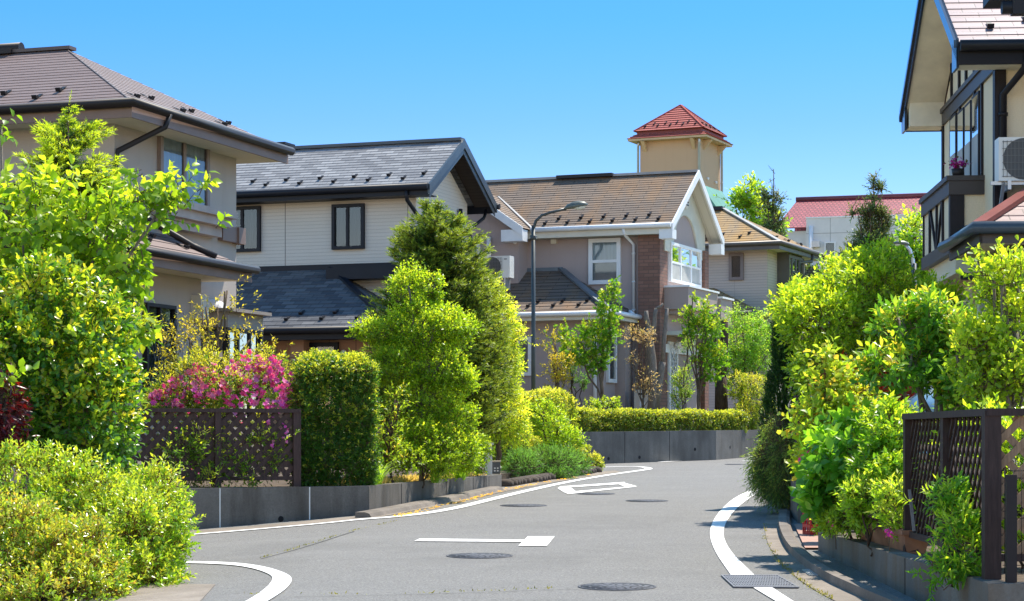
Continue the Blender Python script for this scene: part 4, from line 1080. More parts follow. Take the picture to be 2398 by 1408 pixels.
guards(roof, A, B, r1, r0, 8, (.15, .24), u0=.4, u1=.95); guards(roof, B, C_, r1, r1, 6, (.13, .2), u0=0, u1=.95)
mb = MB(); ridge_cap(mb, r0, r1, .35, .12); h.part(mb, 'ridge_cap', NAVY, roof)
mb = MB(); mb.bar(Vector(B) + Vector((0, 0, .03)), Vector(r1) + Vector((0, 0, .03)), .12, .04); h.part(mb, 'hip_cap', m_plain('hip_grey', (.25, .25, .24), .5), roof)
mb = MB(); mb.box(-Wd, o - .05, -o + .03, Lh + o - .03, ze - .16, ze - .14); h.part(mb, 'soffit', SOFC)
mb = MB(); mb.box(-Wd, o - .03, -o, -o + .03, ze - .2, ze - .01); mb.box(o - .03, o, -o, Lh + o, ze - .2, ze - .01); GBR = m_plain('grey_brown_metal', (.11, .10, .095), .45, .2); h.part(mb, 'fascia', GBR)
gutter(h, [(-Wd, -o - .05, ze - .02), (o + .05, -o - .05, ze - .02), (o + .05, Lh + o, ze - .02)], .07, GBR)
pipe(h, [(o + .02, 2.9, ze - .08), (o, 2.9, ze - .3), (.05, 1.6, ze - .45), (.05, 1.6, 2.5)], .05, GBR)
a, b = h.P(1708, 594, y=0), h.P(1742, 656, y=0); window(h, 'f', 0, a.x, b.x, b.z, a.z, m_plain('mauve_frame2', (.2, .16, .15), .5), (), None, GLASS, ROOMD, fw=.09)
mb = MB(); by0, by1 = 1.0, 2.6; a = h.P(1840, 595, x=.3); b = h.P(1872, 690, x=.3)
window(h, 'r', .3, by0, by1, b.z, a.z, GBR, (.25, .5, .75), None, GLASS2, ROOMD, fw=.09, dep=.07); mb.box(0, .3, by0, by1, b.z - .05, a.z + .1); h.part(mb, 'bay', GBR)
qt, qe = h.P(1672, 675, y=0), h.P(1797, 738, y=0); run = qe.x - qt.x; zl = qe.z
mb = MB(); mb.courses((-Wd, -run, zl), (qe.x, -run, zl), (qt.x, 0, qt.z), (-Wd, 0, qt.z), 10); mb.courses((qe.x, -run, zl), (qe.x, 0, zl), (qt.x, 0, qt.z), (qt.x, 0, qt.z), 10); h.part(mb, 'lower_roof', TILE4)
gutter(h, [(-Wd, -run - .05, zl - .03), (qe.x + .05, -run - .05, zl - .03), (qe.x + .05, 0, zl - .03)], .07, GBR)
mb = MB(); mb.box(-Wd, qe.x - .5, -run + .5, 0, 0, zl - .1); mb.box(-Wd, qe.x - .02, -run + .03, 0, zl - .12, zl - .06); h.part(mb, 'lower_wall', SID4)
e = empty('slate_screen', h.o + Vector((3.4, 2.4, 2.5)), 0); tag(e, 'small round topped grey stone screen beside the beige house', 'screen')
p = at(1904, 660, 63); e.location = p - Vector((0, 0, .45)); mb = MB(); mb.prism([(-.28, 0, 0), (.28, 0, 0), (.28, 0, .65), (.2, 0, .82), (0, 0, .9), (-.2, 0, .82), (-.28, 0, .65)], [(x, .1, z) for x, z in ((-.28, 0), (.28, 0), (.28, .65), (.2, .82), (0, .9), (-.2, .82), (-.28, .65))])
mb.build('panel', m_brick('shell_tile', (.16, .15, .15), (.3, .28, .27), (.05, .05, .05), .12, .09, .012, False, .6), e)
mb = MB(); mb.box(-.25, -.2, -.02, .12, -3.2, 0); mb.box(.2, .25, -.02, .12, -3.2, 0); mb.build('post', GBR, e)

# ======== tower with red pyramid roof
OCH = m_stucco('ochre_render', (.60, .41, .26), .15); OCH2 = m_plain('ochre_trim', (.60, .43, .26), .8)
RED = m_brick('red_roof_metal', (.46, .135, .11), (.43, .125, .105), (.22, .06, .05), 40, .22, .012, True, .5, 0, .6, spec=.2)
h = House('tower', 'ochre square tower with red pyramid roof behind the mossy roof', 1640, 80, 24, 1.6, 'tower')
s, zt = 2.5, 11.5
mb = MB(); mb.box(-s, 0, 0, s, 0, zt - .0); h.part(mb, 'wall', OCH)
o = .40; z0 = zt + .08; c = (-s / 2, s / 2)
def pyr(mb, half, z, ztop, half2, n):
    P = [(c[0] + sx * half, c[1] + sy * half, z) for sx, sy in ((-1, -1), (1, -1), (1, 1), (-1, 1))]; Q = [(c[0] + sx * half2, c[1] + sy * half2, ztop) for sx, sy in ((-1, -1), (1, -1), (1, 1), (-1, 1))]
    for i in range(4): mb.courses(P[i], P[(i + 1) % 4], Q[(i + 1) % 4], Q[i], n, .03)
    return P, Q
mb = MB(); pyr(mb, s / 2 + o, z0, z0 + .2, s / 2 + .12, 3); P, Q = pyr(mb, s / 2 + .2, z0 + .31, z0 + 1.45, .02, 11); roof = h.part(mb, 'roof', RED)
mb = MB(); mb.box(c[0] - s / 2 - .1, c[0] + s / 2 + .1, c[1] - s / 2 - .1, c[1] + s / 2 + .1, z0 + .14, z0 + .33); h.part(mb, 'roof_step', m_plain('dark_red_metal', (.2, .035, .03), .5), roof)
mb = MB(); 
for i in range(4): mb.bar(Vector(P[i]) + Vector((0, 0, .03)), Vector(Q[i]) + Vector((0, 0, .03)), .07, .04)
h.part(mb, 'hip_cap', m_plain('red_cap', (.36, .10, .085), .8, spec=.05), roof)
guards(roof, P[0], P[1], Q[1], Q[0], 9, (.14, .22)); guards(roof, P[1], P[2], Q[2], Q[1], 9, (.14, .22))
mb = MB(); mb.box(-s - o + .02, o - .02, -o + .02, s + o - .02, zt, zt + .1); h.part(mb, 'eave', OCH2)
for bx, by, dx, dy in ((-s + .15, 0, 0, -1), (-.32, 0, 0, -1), (0, .32, 1, 0), (0, s - .35, 1, 0), (0, s * .5 - .05, 1, 0)):
    if by == s * .5 - .05: continue
    mb = MB(); a = [Vector((bx, by, zt - .02)), Vector((bx + dx * .38, by + dy * .38, zt - .02)), Vector((bx, by, zt - .42))]; w = Vector((.13 * abs(dy), .13 * abs(dx), 0)); mb.prism(a, [k + w for k in a]); h.part(mb, 'eave_bracket', OCH2)
for x, y in ((-s - .08, -.02), (-.02, -.1), (.1, s - .12)): pipe(h, [(x + .05, y - .1, zt - .02), (x, y, zt - .2), (x, y, .5)], .05, GALV)
for px, py in ((1655, 418), (1674, 427)):
    p = h.P(px, py, x=0); mb = MB(); mb.tube([(0, p.y, p.z), (.09, p.y, p.z - .02)], .05, 10); h.part(mb, 'pipe_stub', WHITE)
TEAL = m_plain('teal_copper', (.09, .25, .21), .7)
q = [h.P(1684, 494, y=-3.5), h.P(1640, 431, y=-3.5), h.P(1596, 494, y=-3.5)]
mb = MB(); mb.prism([k.copy() for k in q][::-1], [k + Vector((0, 2.6, 0)) for k in q][::-1]); h.part(mb, 'teal_roof', TEAL)
mb = MB(); mb.box(q[2].x + .1, q[0].x - .1, -3.3, -1, 0, q[0].z); h.part(mb, 'annex_wall', OCH)

# ======== white hall with red tiled roof far behind
WH = m_plain('white_render', (.68, .665, .65), .8, 0, .05)
REDT = m_brick('red_pantile', (.42, .085, .10), (.30, .055, .07), (.15, .028, .038), .19, .21, .03, True, .8, .5, .5, spec=.4)
h = House('hall_building', 'white building with long red tiled roof beyond the trees', 1888, 95, 17, 1.6, 'building')
zt = h.P(1890, 512, y=0).z
mb = MB(); mb.box(0, 12, 0, 7, 0, zt); mb.box(-2.0, 0, 1.2, 7, 0, zt - .45); h.part(mb, 'wall', WH)
mb = MB(); mb.box(-.03, 12, -.03, .12, zt + .002, zt + .06); h.part(mb, 'coping', WHITE)
mb = MB(); zrr = h.P(1870, 470, y=3.6).z; zz = zt - .35
mb.courses((-1.6, .9, zz), (12, .9, zz), (12, 3.6, zrr), (-1.0, 3.6, zrr), 1, .05); mb.courses((12, 6.3, zz), (-1.6, 6.3, zz), (-1.0, 3.6, zrr), (12, 3.6, zrr), 1, .05)
rf = h.part(mb, 'roof', REDT); mb = MB(); mb.tube([(-1.05, 3.6, zrr + .05), (12, 3.6, zrr + .05)], .12, 8); h.part(mb, 'ridge_cap', m_plain('dark_red_ridge', (.13, .03, .04), .4), rf)
a, b = h.P(1931, 567, y=0), h.P(1957, 603, y=0); window(h, 'f', 0, a.x, b.x, b.z, a.z, WHITE, (), None, GLASS, CURTB, fw=.06)
a, b = h.P(1873, 607, y=1.2), h.P(1887, 624, y=1.2); window(h, 'f', 1.2, a.x, b.x, b.z, a.z, WHITE, (), None, GLASS, CURTB, fw=.06)
p = h.P(1900, 530, y=0); pipe(h, [(p.x, -.08, p.z), (p.x, -.08, 1)], .1, WHITE)
p = h.P(1912, 572, y=0); mb = MB(); mb.box(p.x - .18, p.x + .18, 0, .25, p.z - .15, p.z + .12, mapf('f', 0)); h.part(mb, 'vent_hood', GALV, bevel=.04)
mb = MB()
for k in (1.1, 3.3, 5.5, 7.7): mb.box(k, k + .03, -.004, 0, 1, zt)
mb.box(0.0, 12, -.004, 0, zt - .72, zt - .69); h.part(mb, 'wall_joint', m_plain('grey_joint', (.4, .39, .38), .8))

# ======== half-timbered house on the right
OC7 = m_stucco('ochre_stucco', (.70, .53, .31), .15); CR7 = m_stucco('cream_stucco', (.78, .67, .49), .12)
DKT = m_plain('dark_timber_trim', (.012, .009, .012), .5, 0, .2, 8, spec=.3); BAND = m_plain('brown_band', (.05, .041, .04), .45, 0, .15, spec=.4)
TILE7 = m_brick('red_brown_slate', (.30, .20, .20), (.23, .15, .155), (.07, .04, .04), .35, .17, .008, True, .3, .5, .42, spec=.5)
h = House('house', 'half timbered ochre house with steep gable on the right', 2335, 24, 3.9, .96)
LY = 4.4; of, g = .4, .5; ze = 5.02; hm = LY / 2; sl = .585; zr = ze + (hm + of) * sl; WR = 6
mb = MB(); mb.box(0, WR, 0, LY, 0, ze); mb.prism([(0, LY - .02, ze), (0, .02, ze), (0, hm, zr - .25)], [(WR, LY - .02, ze), (WR, .02, ze), (WR, hm, zr - .25)]); h.part(mb, 'wall', CR7)
A, B, r1, r0 = (-g, -of, ze + .05), (WR, -of, ze + .05), (WR, hm, zr + .05), (-g, hm, zr + .05); C_, D_ = (WR, LY + of, ze + .05), (-g, LY + of, ze + .05)
mb = MB(); mb.courses(A, B, r1, r0, 13); mb.courses(C_, D_, r0, r1, 13); roof = h.part(mb, 'roof', TILE7)
guards(roof, A, B, r1, r0, 14, (.14, .22), u0=0.03, u1=1)
mb = MB()
for ya in (-of, LY + of):
    s = 1 if ya < 0 else -1; q = [(-g, ya, ze - .14), (0, ya, ze - .14), (0, hm, zr - .12), (-g, hm, zr - .12)]; mb.face(q if s < 0 else q[::-1])
mb.face([(-g, -of, ze - .2), (-g, 0, ze - .2), (WR, 0, ze - .2), (WR, -of, ze - .2)]); mb.box(-g + .03, 0, LY - .05, LY + of - .02, ze - .2, ze + .22); h.part(mb, 'soffit', m_plain('cream_soffit2', (.78, .70, .54), .8))
mb = MB()
for ya in (-of, LY + of):
    a, b = Vector((-g, ya, ze + .08)), Vector((-g, hm, zr + .08))
    for dep, th, zo in ((.24, .03, 0), (.09, .06, 0)):
        q = [a, b, b - Vector((0, 0, dep)), a - Vector((0, 0, dep))]; mb.prism(q, [k - Vector((th, 0, 0)) for k in q])
    mb.box(-g - .03, -g, ya - .0, ya + (.35 if ya < 0 else -.35), ze - .24, ze + .1)
h.part(mb, 'gable_board', m_plain('glossy_navy_board', (.03, .045, .07), .16, .3, .05, spec=.8))
for y0, y1 in ((-of - .04, -of), (LY + of, LY + of + .03)):
    mb = MB(); mb.box(-g - .01, WR, y0, y1, ze - .21, ze + .02); h.part(mb, 'fascia', BLACKM)
gutter(h, [(-g, -of - .1, ze + .0), (WR, -of - .1, ze + .0)], .065, BLACKM); gutter(h, [(-g - .05, LY + of + .08, ze), (1, LY + of + .08, ze)], .065, BLACKM)
pipe(h, [(.28, -of - .08, ze - .06), (.25, -of, ze - .25), (.06, -.06, ze - .5), (.06, -.06, 2.6)], .045, BLACKM)
# timber bands and battens on the left gable face
mb = MB(); a = h.P(2322, 145, x=0); zb = a.z
mb.box(.0, LY + .02, 0, .035, zb - .16, zb + .06, mapf('l', 0)); mb.box(.0, LY + .02, .035, .06, zb + .0, zb + .06, mapf('l', 0)); h.part(mb, 'timber_band', BAND)
for px, y0, y1, w in ((2227, 110, 245, .05), (2245, 60, 215, .05), (2261, 130, 205, .05), (2280, 130, 185, .05), (2231, 240, 280, .05), (2247, 225, 265, .05), (2263, 205, 245, .05), (2281, 190, 225, .05), (2298, 170, 410, .05)):
    a, b = h.P(px, y0, x=-.02), h.P(px, y1, x=-.02)
    if b.z < zb < a.z: b.z = zb + .05
    if a.z > zb > a.z - .35 and b.z < zb: a.z = zb - .16
    mb = MB(); mb.box(a.y - w, a.y + w * .5, 0, .03, b.z, min(a.z, ze + .0 + (min(a.y + of, LY + of - a.y)) * sl - .2), mapf('l', 0)); h.part(mb, 'timber_batten', DKT)
mb = MB(); mb.box(-.015, .1, -.03, .02, 0, ze - .2); mb.box(-.03, .03, -.02, .13, 0, ze - .2); h.part(mb, 'corner_board', DKT)
mb = MB(); mb.box(-.03, .02, LY - .07, LY + .03, 2.5, ze - .2); h.part(mb, 'corner_board', DKT)
bz1 = h.P(2230, 440, y=.93).z; 
for px0, px1, yt0, ym in ((2229, 2243, 275, 358), (2247, 2261, 262, 346), (2264, 2278, 245, 331), (2281, 2297, 225, 314)):
    a, b = h.P(px0, yt0, x=0), h.P(px1, yt0, x=0)
    w = window(h, 'l', 0, b.y, a.y, bz1 - .2, a.z - .02, DKT, (), None, GLASS2, ROOMD, fw=.03, dep=.032)
    mb = MB(); m = mapf('l', 0); zm = h.P(px0 + 7, ym, x=-.03).z; mb.face([m(b.y + .03, .034, bz1 - .16), m(b.y + .03, .034, zm), m(a.y - .03, .034, zm), m(a.y - .03, .034, bz1 - .16)]); h.part(mb, 'insect_screen', SCREEN, w)
# flower balcony box with diagonal timbers
by0, by1, pr = .93, 3.46, .40; zt = h.P(2232, 418, y=by0).z; z0 = h.P(2232, 590, y=by0).z; zf = h.P(2232, 640, y=by0).z
mb = MB(); mb.box(by0 + .01, by1, 0, pr - .01, z0, zt, mapf('l', 0)); mb.prism([(-pr + .05, by0 + .03, z0), (0, by0 + .03, z0), (0, by1, z0), (-pr + .05, by1, z0)], [(-.2, by0 + .06, zf), (0, by0 + .06, zf), (0, by1, zf), (-.2, by1, zf)]) if False else mb.box(by0 + .03, by1 - .03, 0, pr - .06, zf, z0, mapf('l', 0)); bal = h.part(mb, 'balcony', CR7)
mb = MB(); mb.box(by0 - .03, by1 + .03, -.0, pr + .03, zt - .2, zt - .03, mapf('l', 0)); mb.box(by0 - .05, by1 + .05, 0, pr + .06, zt - .03, zt + .03, mapf('l', 0)); mb.box(by0 - .02, by1 + .03, 0, pr + .025, z0 - .02, z0 + .14, mapf('l', 0)); h.part(mb, 'balcony_rail', BAND, bal)
for q in ((by0 - .012, by0 + .12, pr - .16), (by1 - .05, by1 + .01, pr - .1)):
    mb = MB(); mb.box(*q, pr + .012, z0 + .14, zt - .2, mapf('l', 0)); h.part(mb, 'corner_post', DKT, bal)
m = mapf('l', -pr)
for y0, y1 in ((1.6, 1.6), (2.15, 2.15), (2.8, 2.8), (1.66, 2.1), (2.74, 2.2)):
    mb = MB(); mb.bar(m(y0, 0.005, zt - .2), m(y1, .005, z0 + .14), .05, .03, up=(1, 0, 0)); h.part(mb, 'timber_batten', DKT, bal)
# ground floor: ochre porch block, hipped porch roof with gutter
pz = h.P(2294, 531, y=-2.2).z; px0 = h.P(2294, 531, y=-2.25).x
mb = MB(); mb.box(px0 + .35, WR, -1.85, -.02, 0, pz - .2); mb.box(-.06, 0, 1.5, LY, 0, 2.6); h.part(mb, 'porch_wall', OC7)
EL, ER = (px0, -2.25, pz), (WR, -2.25, pz); RL, RR = (px0 + 1.6, -.02, pz + 1.05), (WR, -.02, pz + 1.05)
mb = MB(); mb.courses(EL, ER, RR, RL, 8); mb.courses((px0, -.02, pz), EL, RL, RL, 8); roof = h.part(mb, 'porch_roof', TILE7)
mb = MB(); mb.bar(Vector(EL) + Vector((0, 0, .03)), Vector(RL) + Vector((0, 0, .03)), .16, .05); h.part(mb, 'hip_cap', m_plain('red_hip', (.26, .075, .06), .35), roof)
mb = MB(); mb.box(px0 + .03, WR, -2.2, -.02, pz - .16, pz - .14); h.part(mb, 'porch_soffit', m_plain('cream_soffit3', (.66, .58, .42), .8))
mb = MB(); mb.box(px0, px0 + .03, -2.25, -.02, pz - .18, pz - .01); mb.box(px0, WR, -2.25, -2.22, pz - .18, pz - .01); h.part(mb, 'porch_fascia', BAND)
gutter(h, [(px0 - .07, 0, pz - .02), (px0 - .07, -2.32, pz - .02), (WR, -2.32, pz - .02)], .07, SLATEM)
pipe(h, [(.05, -.08, 2.75), (-.2, -.9, pz + .18), (px0 - .02, -1.2, pz + .06)], .045, BLACKM, 'roof_pipe', False)
pipe(h, [(-.3, .7, zf - .05), (-.05, .55, zf - .12), (-.05, .55, 0)], .05, BLACKM)
a = h.P(2300, 700, y=-1.87)
for x in (px0 + .36, px0 + .75, px0 + 1.15):
    mb = MB(); mb.box(x, x + .07, -1.88, -1.85, .1, pz - .2); h.part(mb, 'timber_batten', DKT)
mb = MB(); mb.box(1.7, LY, 0.06, .5, 2.02, 2.1, mapf('l', 0)); h.part(mb, 'window_awning', BAND)
window(h, 'l', -.06, 1.2, 2.2, .9, 1.95, BAND, (.5,), None, GLASS, ROOMD, fw=.07)
window(h, 'f', -1.85, px0 + .85, px0 + 1.12, .3, pz - .5, DKT, (), None, GLASS, ROOMD, fw=.05)
pipe(h, [(.52, -.08, h.P(2367, 165, y=0).z), (.52, -.08, 3.1)], .05, CREAM, 'conduit', False)
# a nearer eave of the same house juts in at the top right corner
p = h.P(2316, 8, y=-2.6); mb = MB(); mb.box(p.x, WR, -2.6, -2.2, p.z + .03, p.z + .3); mb.tube([(p.x + .12, -2.66, p.z - .06), (WR, -2.66, p.z - .06)], .07, 10); mb.box(p.x + .22, p.x + .5, -2.75, -2.6, p.z - .14, p.z + .02); mb.box(p.x + 1.6, WR, -2.3, -.4, p.z, p.z + .3); h.part(mb, 'upper_eave', BLACKM)
h7 = h; wp7 = lambda v: h7.o + Matrix.Rotation(-h7.th, 3, 'Z') @ Vector(v)
p = h.P(2337, 425, y=-.45); aircon(wp7((p.x, -.5, p.z - .1)), -h7.th, 'white air conditioner on a wall bracket above the red porch roof', .1, .8, .5)
ac = [o for o in COL.objects if o.name.startswith('air_conditioner')][-1]
mb = MB(); 
for x in (.06, .6): mb.bar((x, .02, .08), (x, .48, -.42), .035, .035); mb.bar((x - .25 + .0, -.05, .09), (x - .25, .5, .09), .03, .03) if False else None
mb.box(-.08, .8, .05, .09, .06, .1); mb.build('wall_bracket', GALV, ac)
# pot plant on the balcony rail
PUR = m_leaf('purple_petal', [(.22, .01, .2), (.35, .02, .25)], .3); 
e = empty('flower_pot', wp7((-.3, by0 + .12, zt + .03))); tag(e, 'purple flowers in a pot on the dark balcony rail', 'flower pot')
mb = MB(); mb.lathe([(0, 0), (.06, 0), (.08, .1), (.07, .1)], n=14); mb.build('pot', BROWNM, e)
o = Leaves(); P = rng.normal(0, .04, (90, 3)) * np.array([1.5, 1, .7]) + np.array([0, 0, .16]); o.add(P, rng.normal(size=(90, 3)), rng.normal(size=(90, 3)), .045, .04, 'A', (rng.random(90) < .3).astype(int)); o.build('blossom', [PUR, m_leaf('pot_leaf', [(.08, .03, .06), (.1, .12, .04)])], e)
# ---------------------------------------------------------------- leaf materials: [old leaf, young leaf, twig]
TW = m_plain('twig', (.13, .09, .055), .9); TWR = m_plain('red_twig', (.2, .08, .04), .9)
def LM(nm, old, new, tw=None, **k): return [m_leaf(nm + '_leaf', old, **k), m_leaf(nm + '_young_leaf', new, **k), tw or TW]
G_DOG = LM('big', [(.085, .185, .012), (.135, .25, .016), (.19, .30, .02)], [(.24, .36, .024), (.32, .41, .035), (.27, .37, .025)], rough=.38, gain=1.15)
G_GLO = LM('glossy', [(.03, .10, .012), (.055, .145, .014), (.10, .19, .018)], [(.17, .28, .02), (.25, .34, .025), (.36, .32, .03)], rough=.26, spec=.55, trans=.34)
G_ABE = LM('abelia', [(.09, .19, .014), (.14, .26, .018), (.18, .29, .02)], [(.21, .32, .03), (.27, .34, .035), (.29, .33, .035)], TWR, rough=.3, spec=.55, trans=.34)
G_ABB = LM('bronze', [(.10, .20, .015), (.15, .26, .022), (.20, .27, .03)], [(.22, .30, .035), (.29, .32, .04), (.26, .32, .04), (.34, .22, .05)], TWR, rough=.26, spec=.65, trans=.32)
G_RED = LM('dark_red', [(.05, .006, .012), (.09, .008, .016), (.03, .006, .012)], [(.16, .010, .012), (.22, .014, .016)], trans=.2, rough=.3, warm=1.6, gain=.8)
G_AZA = LM('azalea', [(.06, .13, .014), (.10, .19, .018)], [(.26, .31, .03), (.36, .36, .045)], trans=.36)
G_YEL = LM('yellow', [(.20, .21, .025), (.26, .24, .03)], [(.32, .31, .04), (.34, .27, .04)], trans=.4)
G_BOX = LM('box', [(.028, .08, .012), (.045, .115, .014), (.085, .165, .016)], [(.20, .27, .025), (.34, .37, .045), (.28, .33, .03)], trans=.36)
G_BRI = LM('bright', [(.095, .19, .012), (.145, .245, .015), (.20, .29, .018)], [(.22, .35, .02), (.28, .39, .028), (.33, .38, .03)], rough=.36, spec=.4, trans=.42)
G_SPR = LM('spruce', [(.026, .07, .013), (.038, .09, .015)], [(.13, .20, .02), (.20, .26, .03)], BARKD, trans=.28, gain=1.35)
G_TIP = LM('tipped_spruce', [(.03, .085, .014), (.045, .11, .016)], [(.28, .39, .02), (.36, .44, .03)], BARKD, trans=.34)
G_YGC = LM('yellow_conifer', [(.13, .21, .016), (.19, .26, .02)], [(.33, .38, .035), (.40, .42, .05)], trans=.42, gain=1.75)
G_YGL = LM('yellow_hedge', [(.12, .19, .016), (.19, .25, .022)], [(.32, .35, .05), (.38, .39, .06)], trans=.38)
G_JUN = LM('juniper', [(.06, .16, .03), (.08, .20, .035)], [(.13, .28, .05), (.17, .32, .055)], trans=.28, warm=1.0)
G_JUD = LM('hanging_juniper', [(.04, .10, .024), (.06, .14, .028)], [(.14, .22, .045), (.20, .28, .06)], trans=.3)
G_CYP = LM('cypress', [(.014, .045, .012), (.022, .065, .014)], [(.04, .10, .018), (.07, .14, .02)], trans=.18)
G_MAP = LM('green_maple', [(.075, .18, .012), (.11, .23, .015)], [(.18, .29, .02), (.24, .27, .03), (.20, .30, .02)], trans=.45)
G_TAN = LM('tan_leaf', [(.34, .28, .19), (.36, .28, .19)], [(.40, .33, .22), (.34, .22, .12), (.28, .30, .10)], trans=.3)
G_ORA = LM('orange_tip', [(.13, .24, .018), (.22, .30, .025)], [(.19, .31, .03), (.25, .33, .04), (.22, .32, .035), (.42, .27, .05)], TWR, trans=.4)
G_RMA = LM('red_maple', [(.24, .025, .012), (.32, .04, .015)], [(.38, .06, .02), (.34, .03, .015)], trans=.35, warm=1.4, gain=1.0)
G_HYD = LM('hydrangea', [(.05, .16, .014), (.08, .21, .018)], [(.12, .28, .02), (.18, .33, .03)], trans=.4, rough=.35)
G_PHO = LM('photinia', [(.045, .13, .016), (.075, .19, .018), (.10, .23, .02)], [(.20, .33, .022), (.25, .36, .03), (.24, .35, .03), (.38, .27, .05)], rough=.32, spec=.45, trans=.36)
G_FAR = LM('far_tree', [(.10, .21, .02), (.15, .27, .025)], [(.26, .36, .03), (.32, .40, .035)], trans=.45)
G_FCO = LM('far_conifer', [(.05, .095, .03), (.07, .12, .04)], [(.12, .15, .045), (.17, .18, .06)], BARKD, trans=.2)
GRASSM = m_leaf('grass_blade', [(.16, .30, .03), (.24, .36, .05)], .4); DRYG = m_leaf('dry_grass_blade', [(.42, .33, .14), (.5, .40, .18), (.32, .30, .10)], .35)
def ground_at(px, d, z): return Vector(((px - CX) / F * d, d, z))

# ---------------------------------------------------------------- left side, near to far
plant('hedge_shrub', 'big rounded light green shrub with small leaves filling the bottom left corner', 'shrub', ground_at(330, 16.3, .18),
      [(320, 1275, 16.4, 120, 150, .5), (200, 1230, 16.8, 170, 150, .5), (60, 1190, 17, 200, 150, .5), (375, 1200, 17.3, 70, 100, .35), (340, 1370, 16, 75, 90, .3), (330, 1170, 17.6, 60, 60, .3)],
      4600, 9, .042, .019, G_ABE, BARKD, .02, part='foliage', trunkname='stem', L=.16, up=.45, inner=.3, gap=.1, newtop=.42, tmpl='A', tilt=52, ntg=9, lump=.2)
plant('hedge_shrub', 'bronze tinted glossy shrub at the lower left, in front of the light green one', 'shrub', ground_at(80, 15.2, .18),
      [(150, 1330, 15.4, 150, 120, .45), (20, 1290, 15.4, 170, 140, .45), (90, 1400, 15, 210, 110, .5), (230, 1390, 15.1, 70, 100, .3)],
      3700, 9, .038, .017, G_ABB, BARKD, .02, part='foliage', trunkname='stem', L=.15, up=.35, inner=.3, gap=.1, newtop=.42, tilt=52, ntg=9, lump=.2)
plant('hedge_shrub', 'bronze leaved sprig rising between the light shrub and the lattice fence', 'shrub', ground_at(375, 17.9, .3), [(365, 1150, 17.9, 50, 45, .2), (395, 1190, 17.7, 30, 50, .2)],
      260, 9, .042, .018, G_ABB, BARKD, .01, part='foliage', trunkname='stem', L=.17, up=.8, newtop=.5)
plant('glossy_shrub', 'large glossy leaved evergreen shrub, shaded below, behind the low shrubs on the left', 'shrub', ground_at(190, 19.6, .35),
      [(170, 830, 19.6, 158, 150, .7), (110, 720, 19.8, 150, 120, .6), (190, 980, 19.4, 150, 160, .65), (60, 900, 19.5, 130, 200, .6), (262, 1010, 19.2, 55, 110, .35), (270, 900, 19.5, 40, 80, .3), (215, 740, 19.6, 80, 90, .4)],
      3300, 8, .067, .037, G_GLO, BARK, .05, part='foliage', trunkname='stem', L=.18, up=.45, inner=.3, gap=.12, newtop=.36, tilt=62, ntg=9, tmpl='R')
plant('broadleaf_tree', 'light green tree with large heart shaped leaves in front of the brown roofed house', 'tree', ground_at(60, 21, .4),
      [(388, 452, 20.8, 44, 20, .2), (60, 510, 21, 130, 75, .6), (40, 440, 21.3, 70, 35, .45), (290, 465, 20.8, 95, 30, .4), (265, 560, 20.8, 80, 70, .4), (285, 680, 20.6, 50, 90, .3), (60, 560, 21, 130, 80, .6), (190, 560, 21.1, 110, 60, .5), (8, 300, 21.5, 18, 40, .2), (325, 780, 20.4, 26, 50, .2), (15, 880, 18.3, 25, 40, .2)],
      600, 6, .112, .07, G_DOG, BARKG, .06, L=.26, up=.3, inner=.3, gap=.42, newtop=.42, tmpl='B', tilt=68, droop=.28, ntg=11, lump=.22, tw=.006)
plant('red_leaf_shrub', 'dark red leaved shrub at the left edge', 'shrub', ground_at(-20, 18.6, .3), [(5, 960, 18.5, 38, 70, .25), (-10, 1040, 18.5, 35, 50, .2), (12, 905, 18.5, 22, 30, .12)],
      230, 8, .085, .022, G_RED, BARKD, .02, part='foliage', trunkname='stem', L=.2, up=.1, droop=.5, newtop=.25, tmpl='A')
conifer('spruce_tree', 'small spruce with bright yellow green tips below the brown roof', ground_at(160, 24.6, .87), at(128, 258, 24.6).z, 1.0, 300, G_TIP, .42, 9, 16, .045, .010, .4, .1, zlow=.3, twl=.24, tip=.8)

# lattice fence, azalea and neighbours
def lattice(mb, o, e, n, L, z0, z1, pitch, w, t, off=0.):
    """crossed diagonal laths clipped to a rectangle; o origin, e unit along, n unit outwards"""
    H = z1 - z0
    for s in (1, -1):
        k = -H
        while k < L + H:
            a, b = (k, 0.), (k + H, H)
            if s < 0: a, b = (k, H), (k + H, 0.)
            # clip to 0..L
            def clip(p, q):
                if p[0] < 0: f = -p[0] / (q[0] - p[0]); p = (0., p[1] + (q[1] - p[1]) * f)
                if q[0] > L: f = (L - p[0]) / (q[0] - p[0]); q = (L, p[1] + (q[1] - p[1]) * f)
                return p, q
            if k + H > .02 and k < L - .02:
                a, b = clip(a, b)
                if b[0] - a[0] > .03:
                    A = o + e * a[0] + Vector((0, 0, z0 + a[1])) + n * (off + s * t * .55); B = o + e * b[0] + Vector((0, 0, z0 + b[1])) + n * (off + s * t * .55)
                    mb.bar(A, B, t, w, up=tuple(n.cross(e))) if False else mb.bar(A, B, w, t, up=tuple(n))
            k += pitch

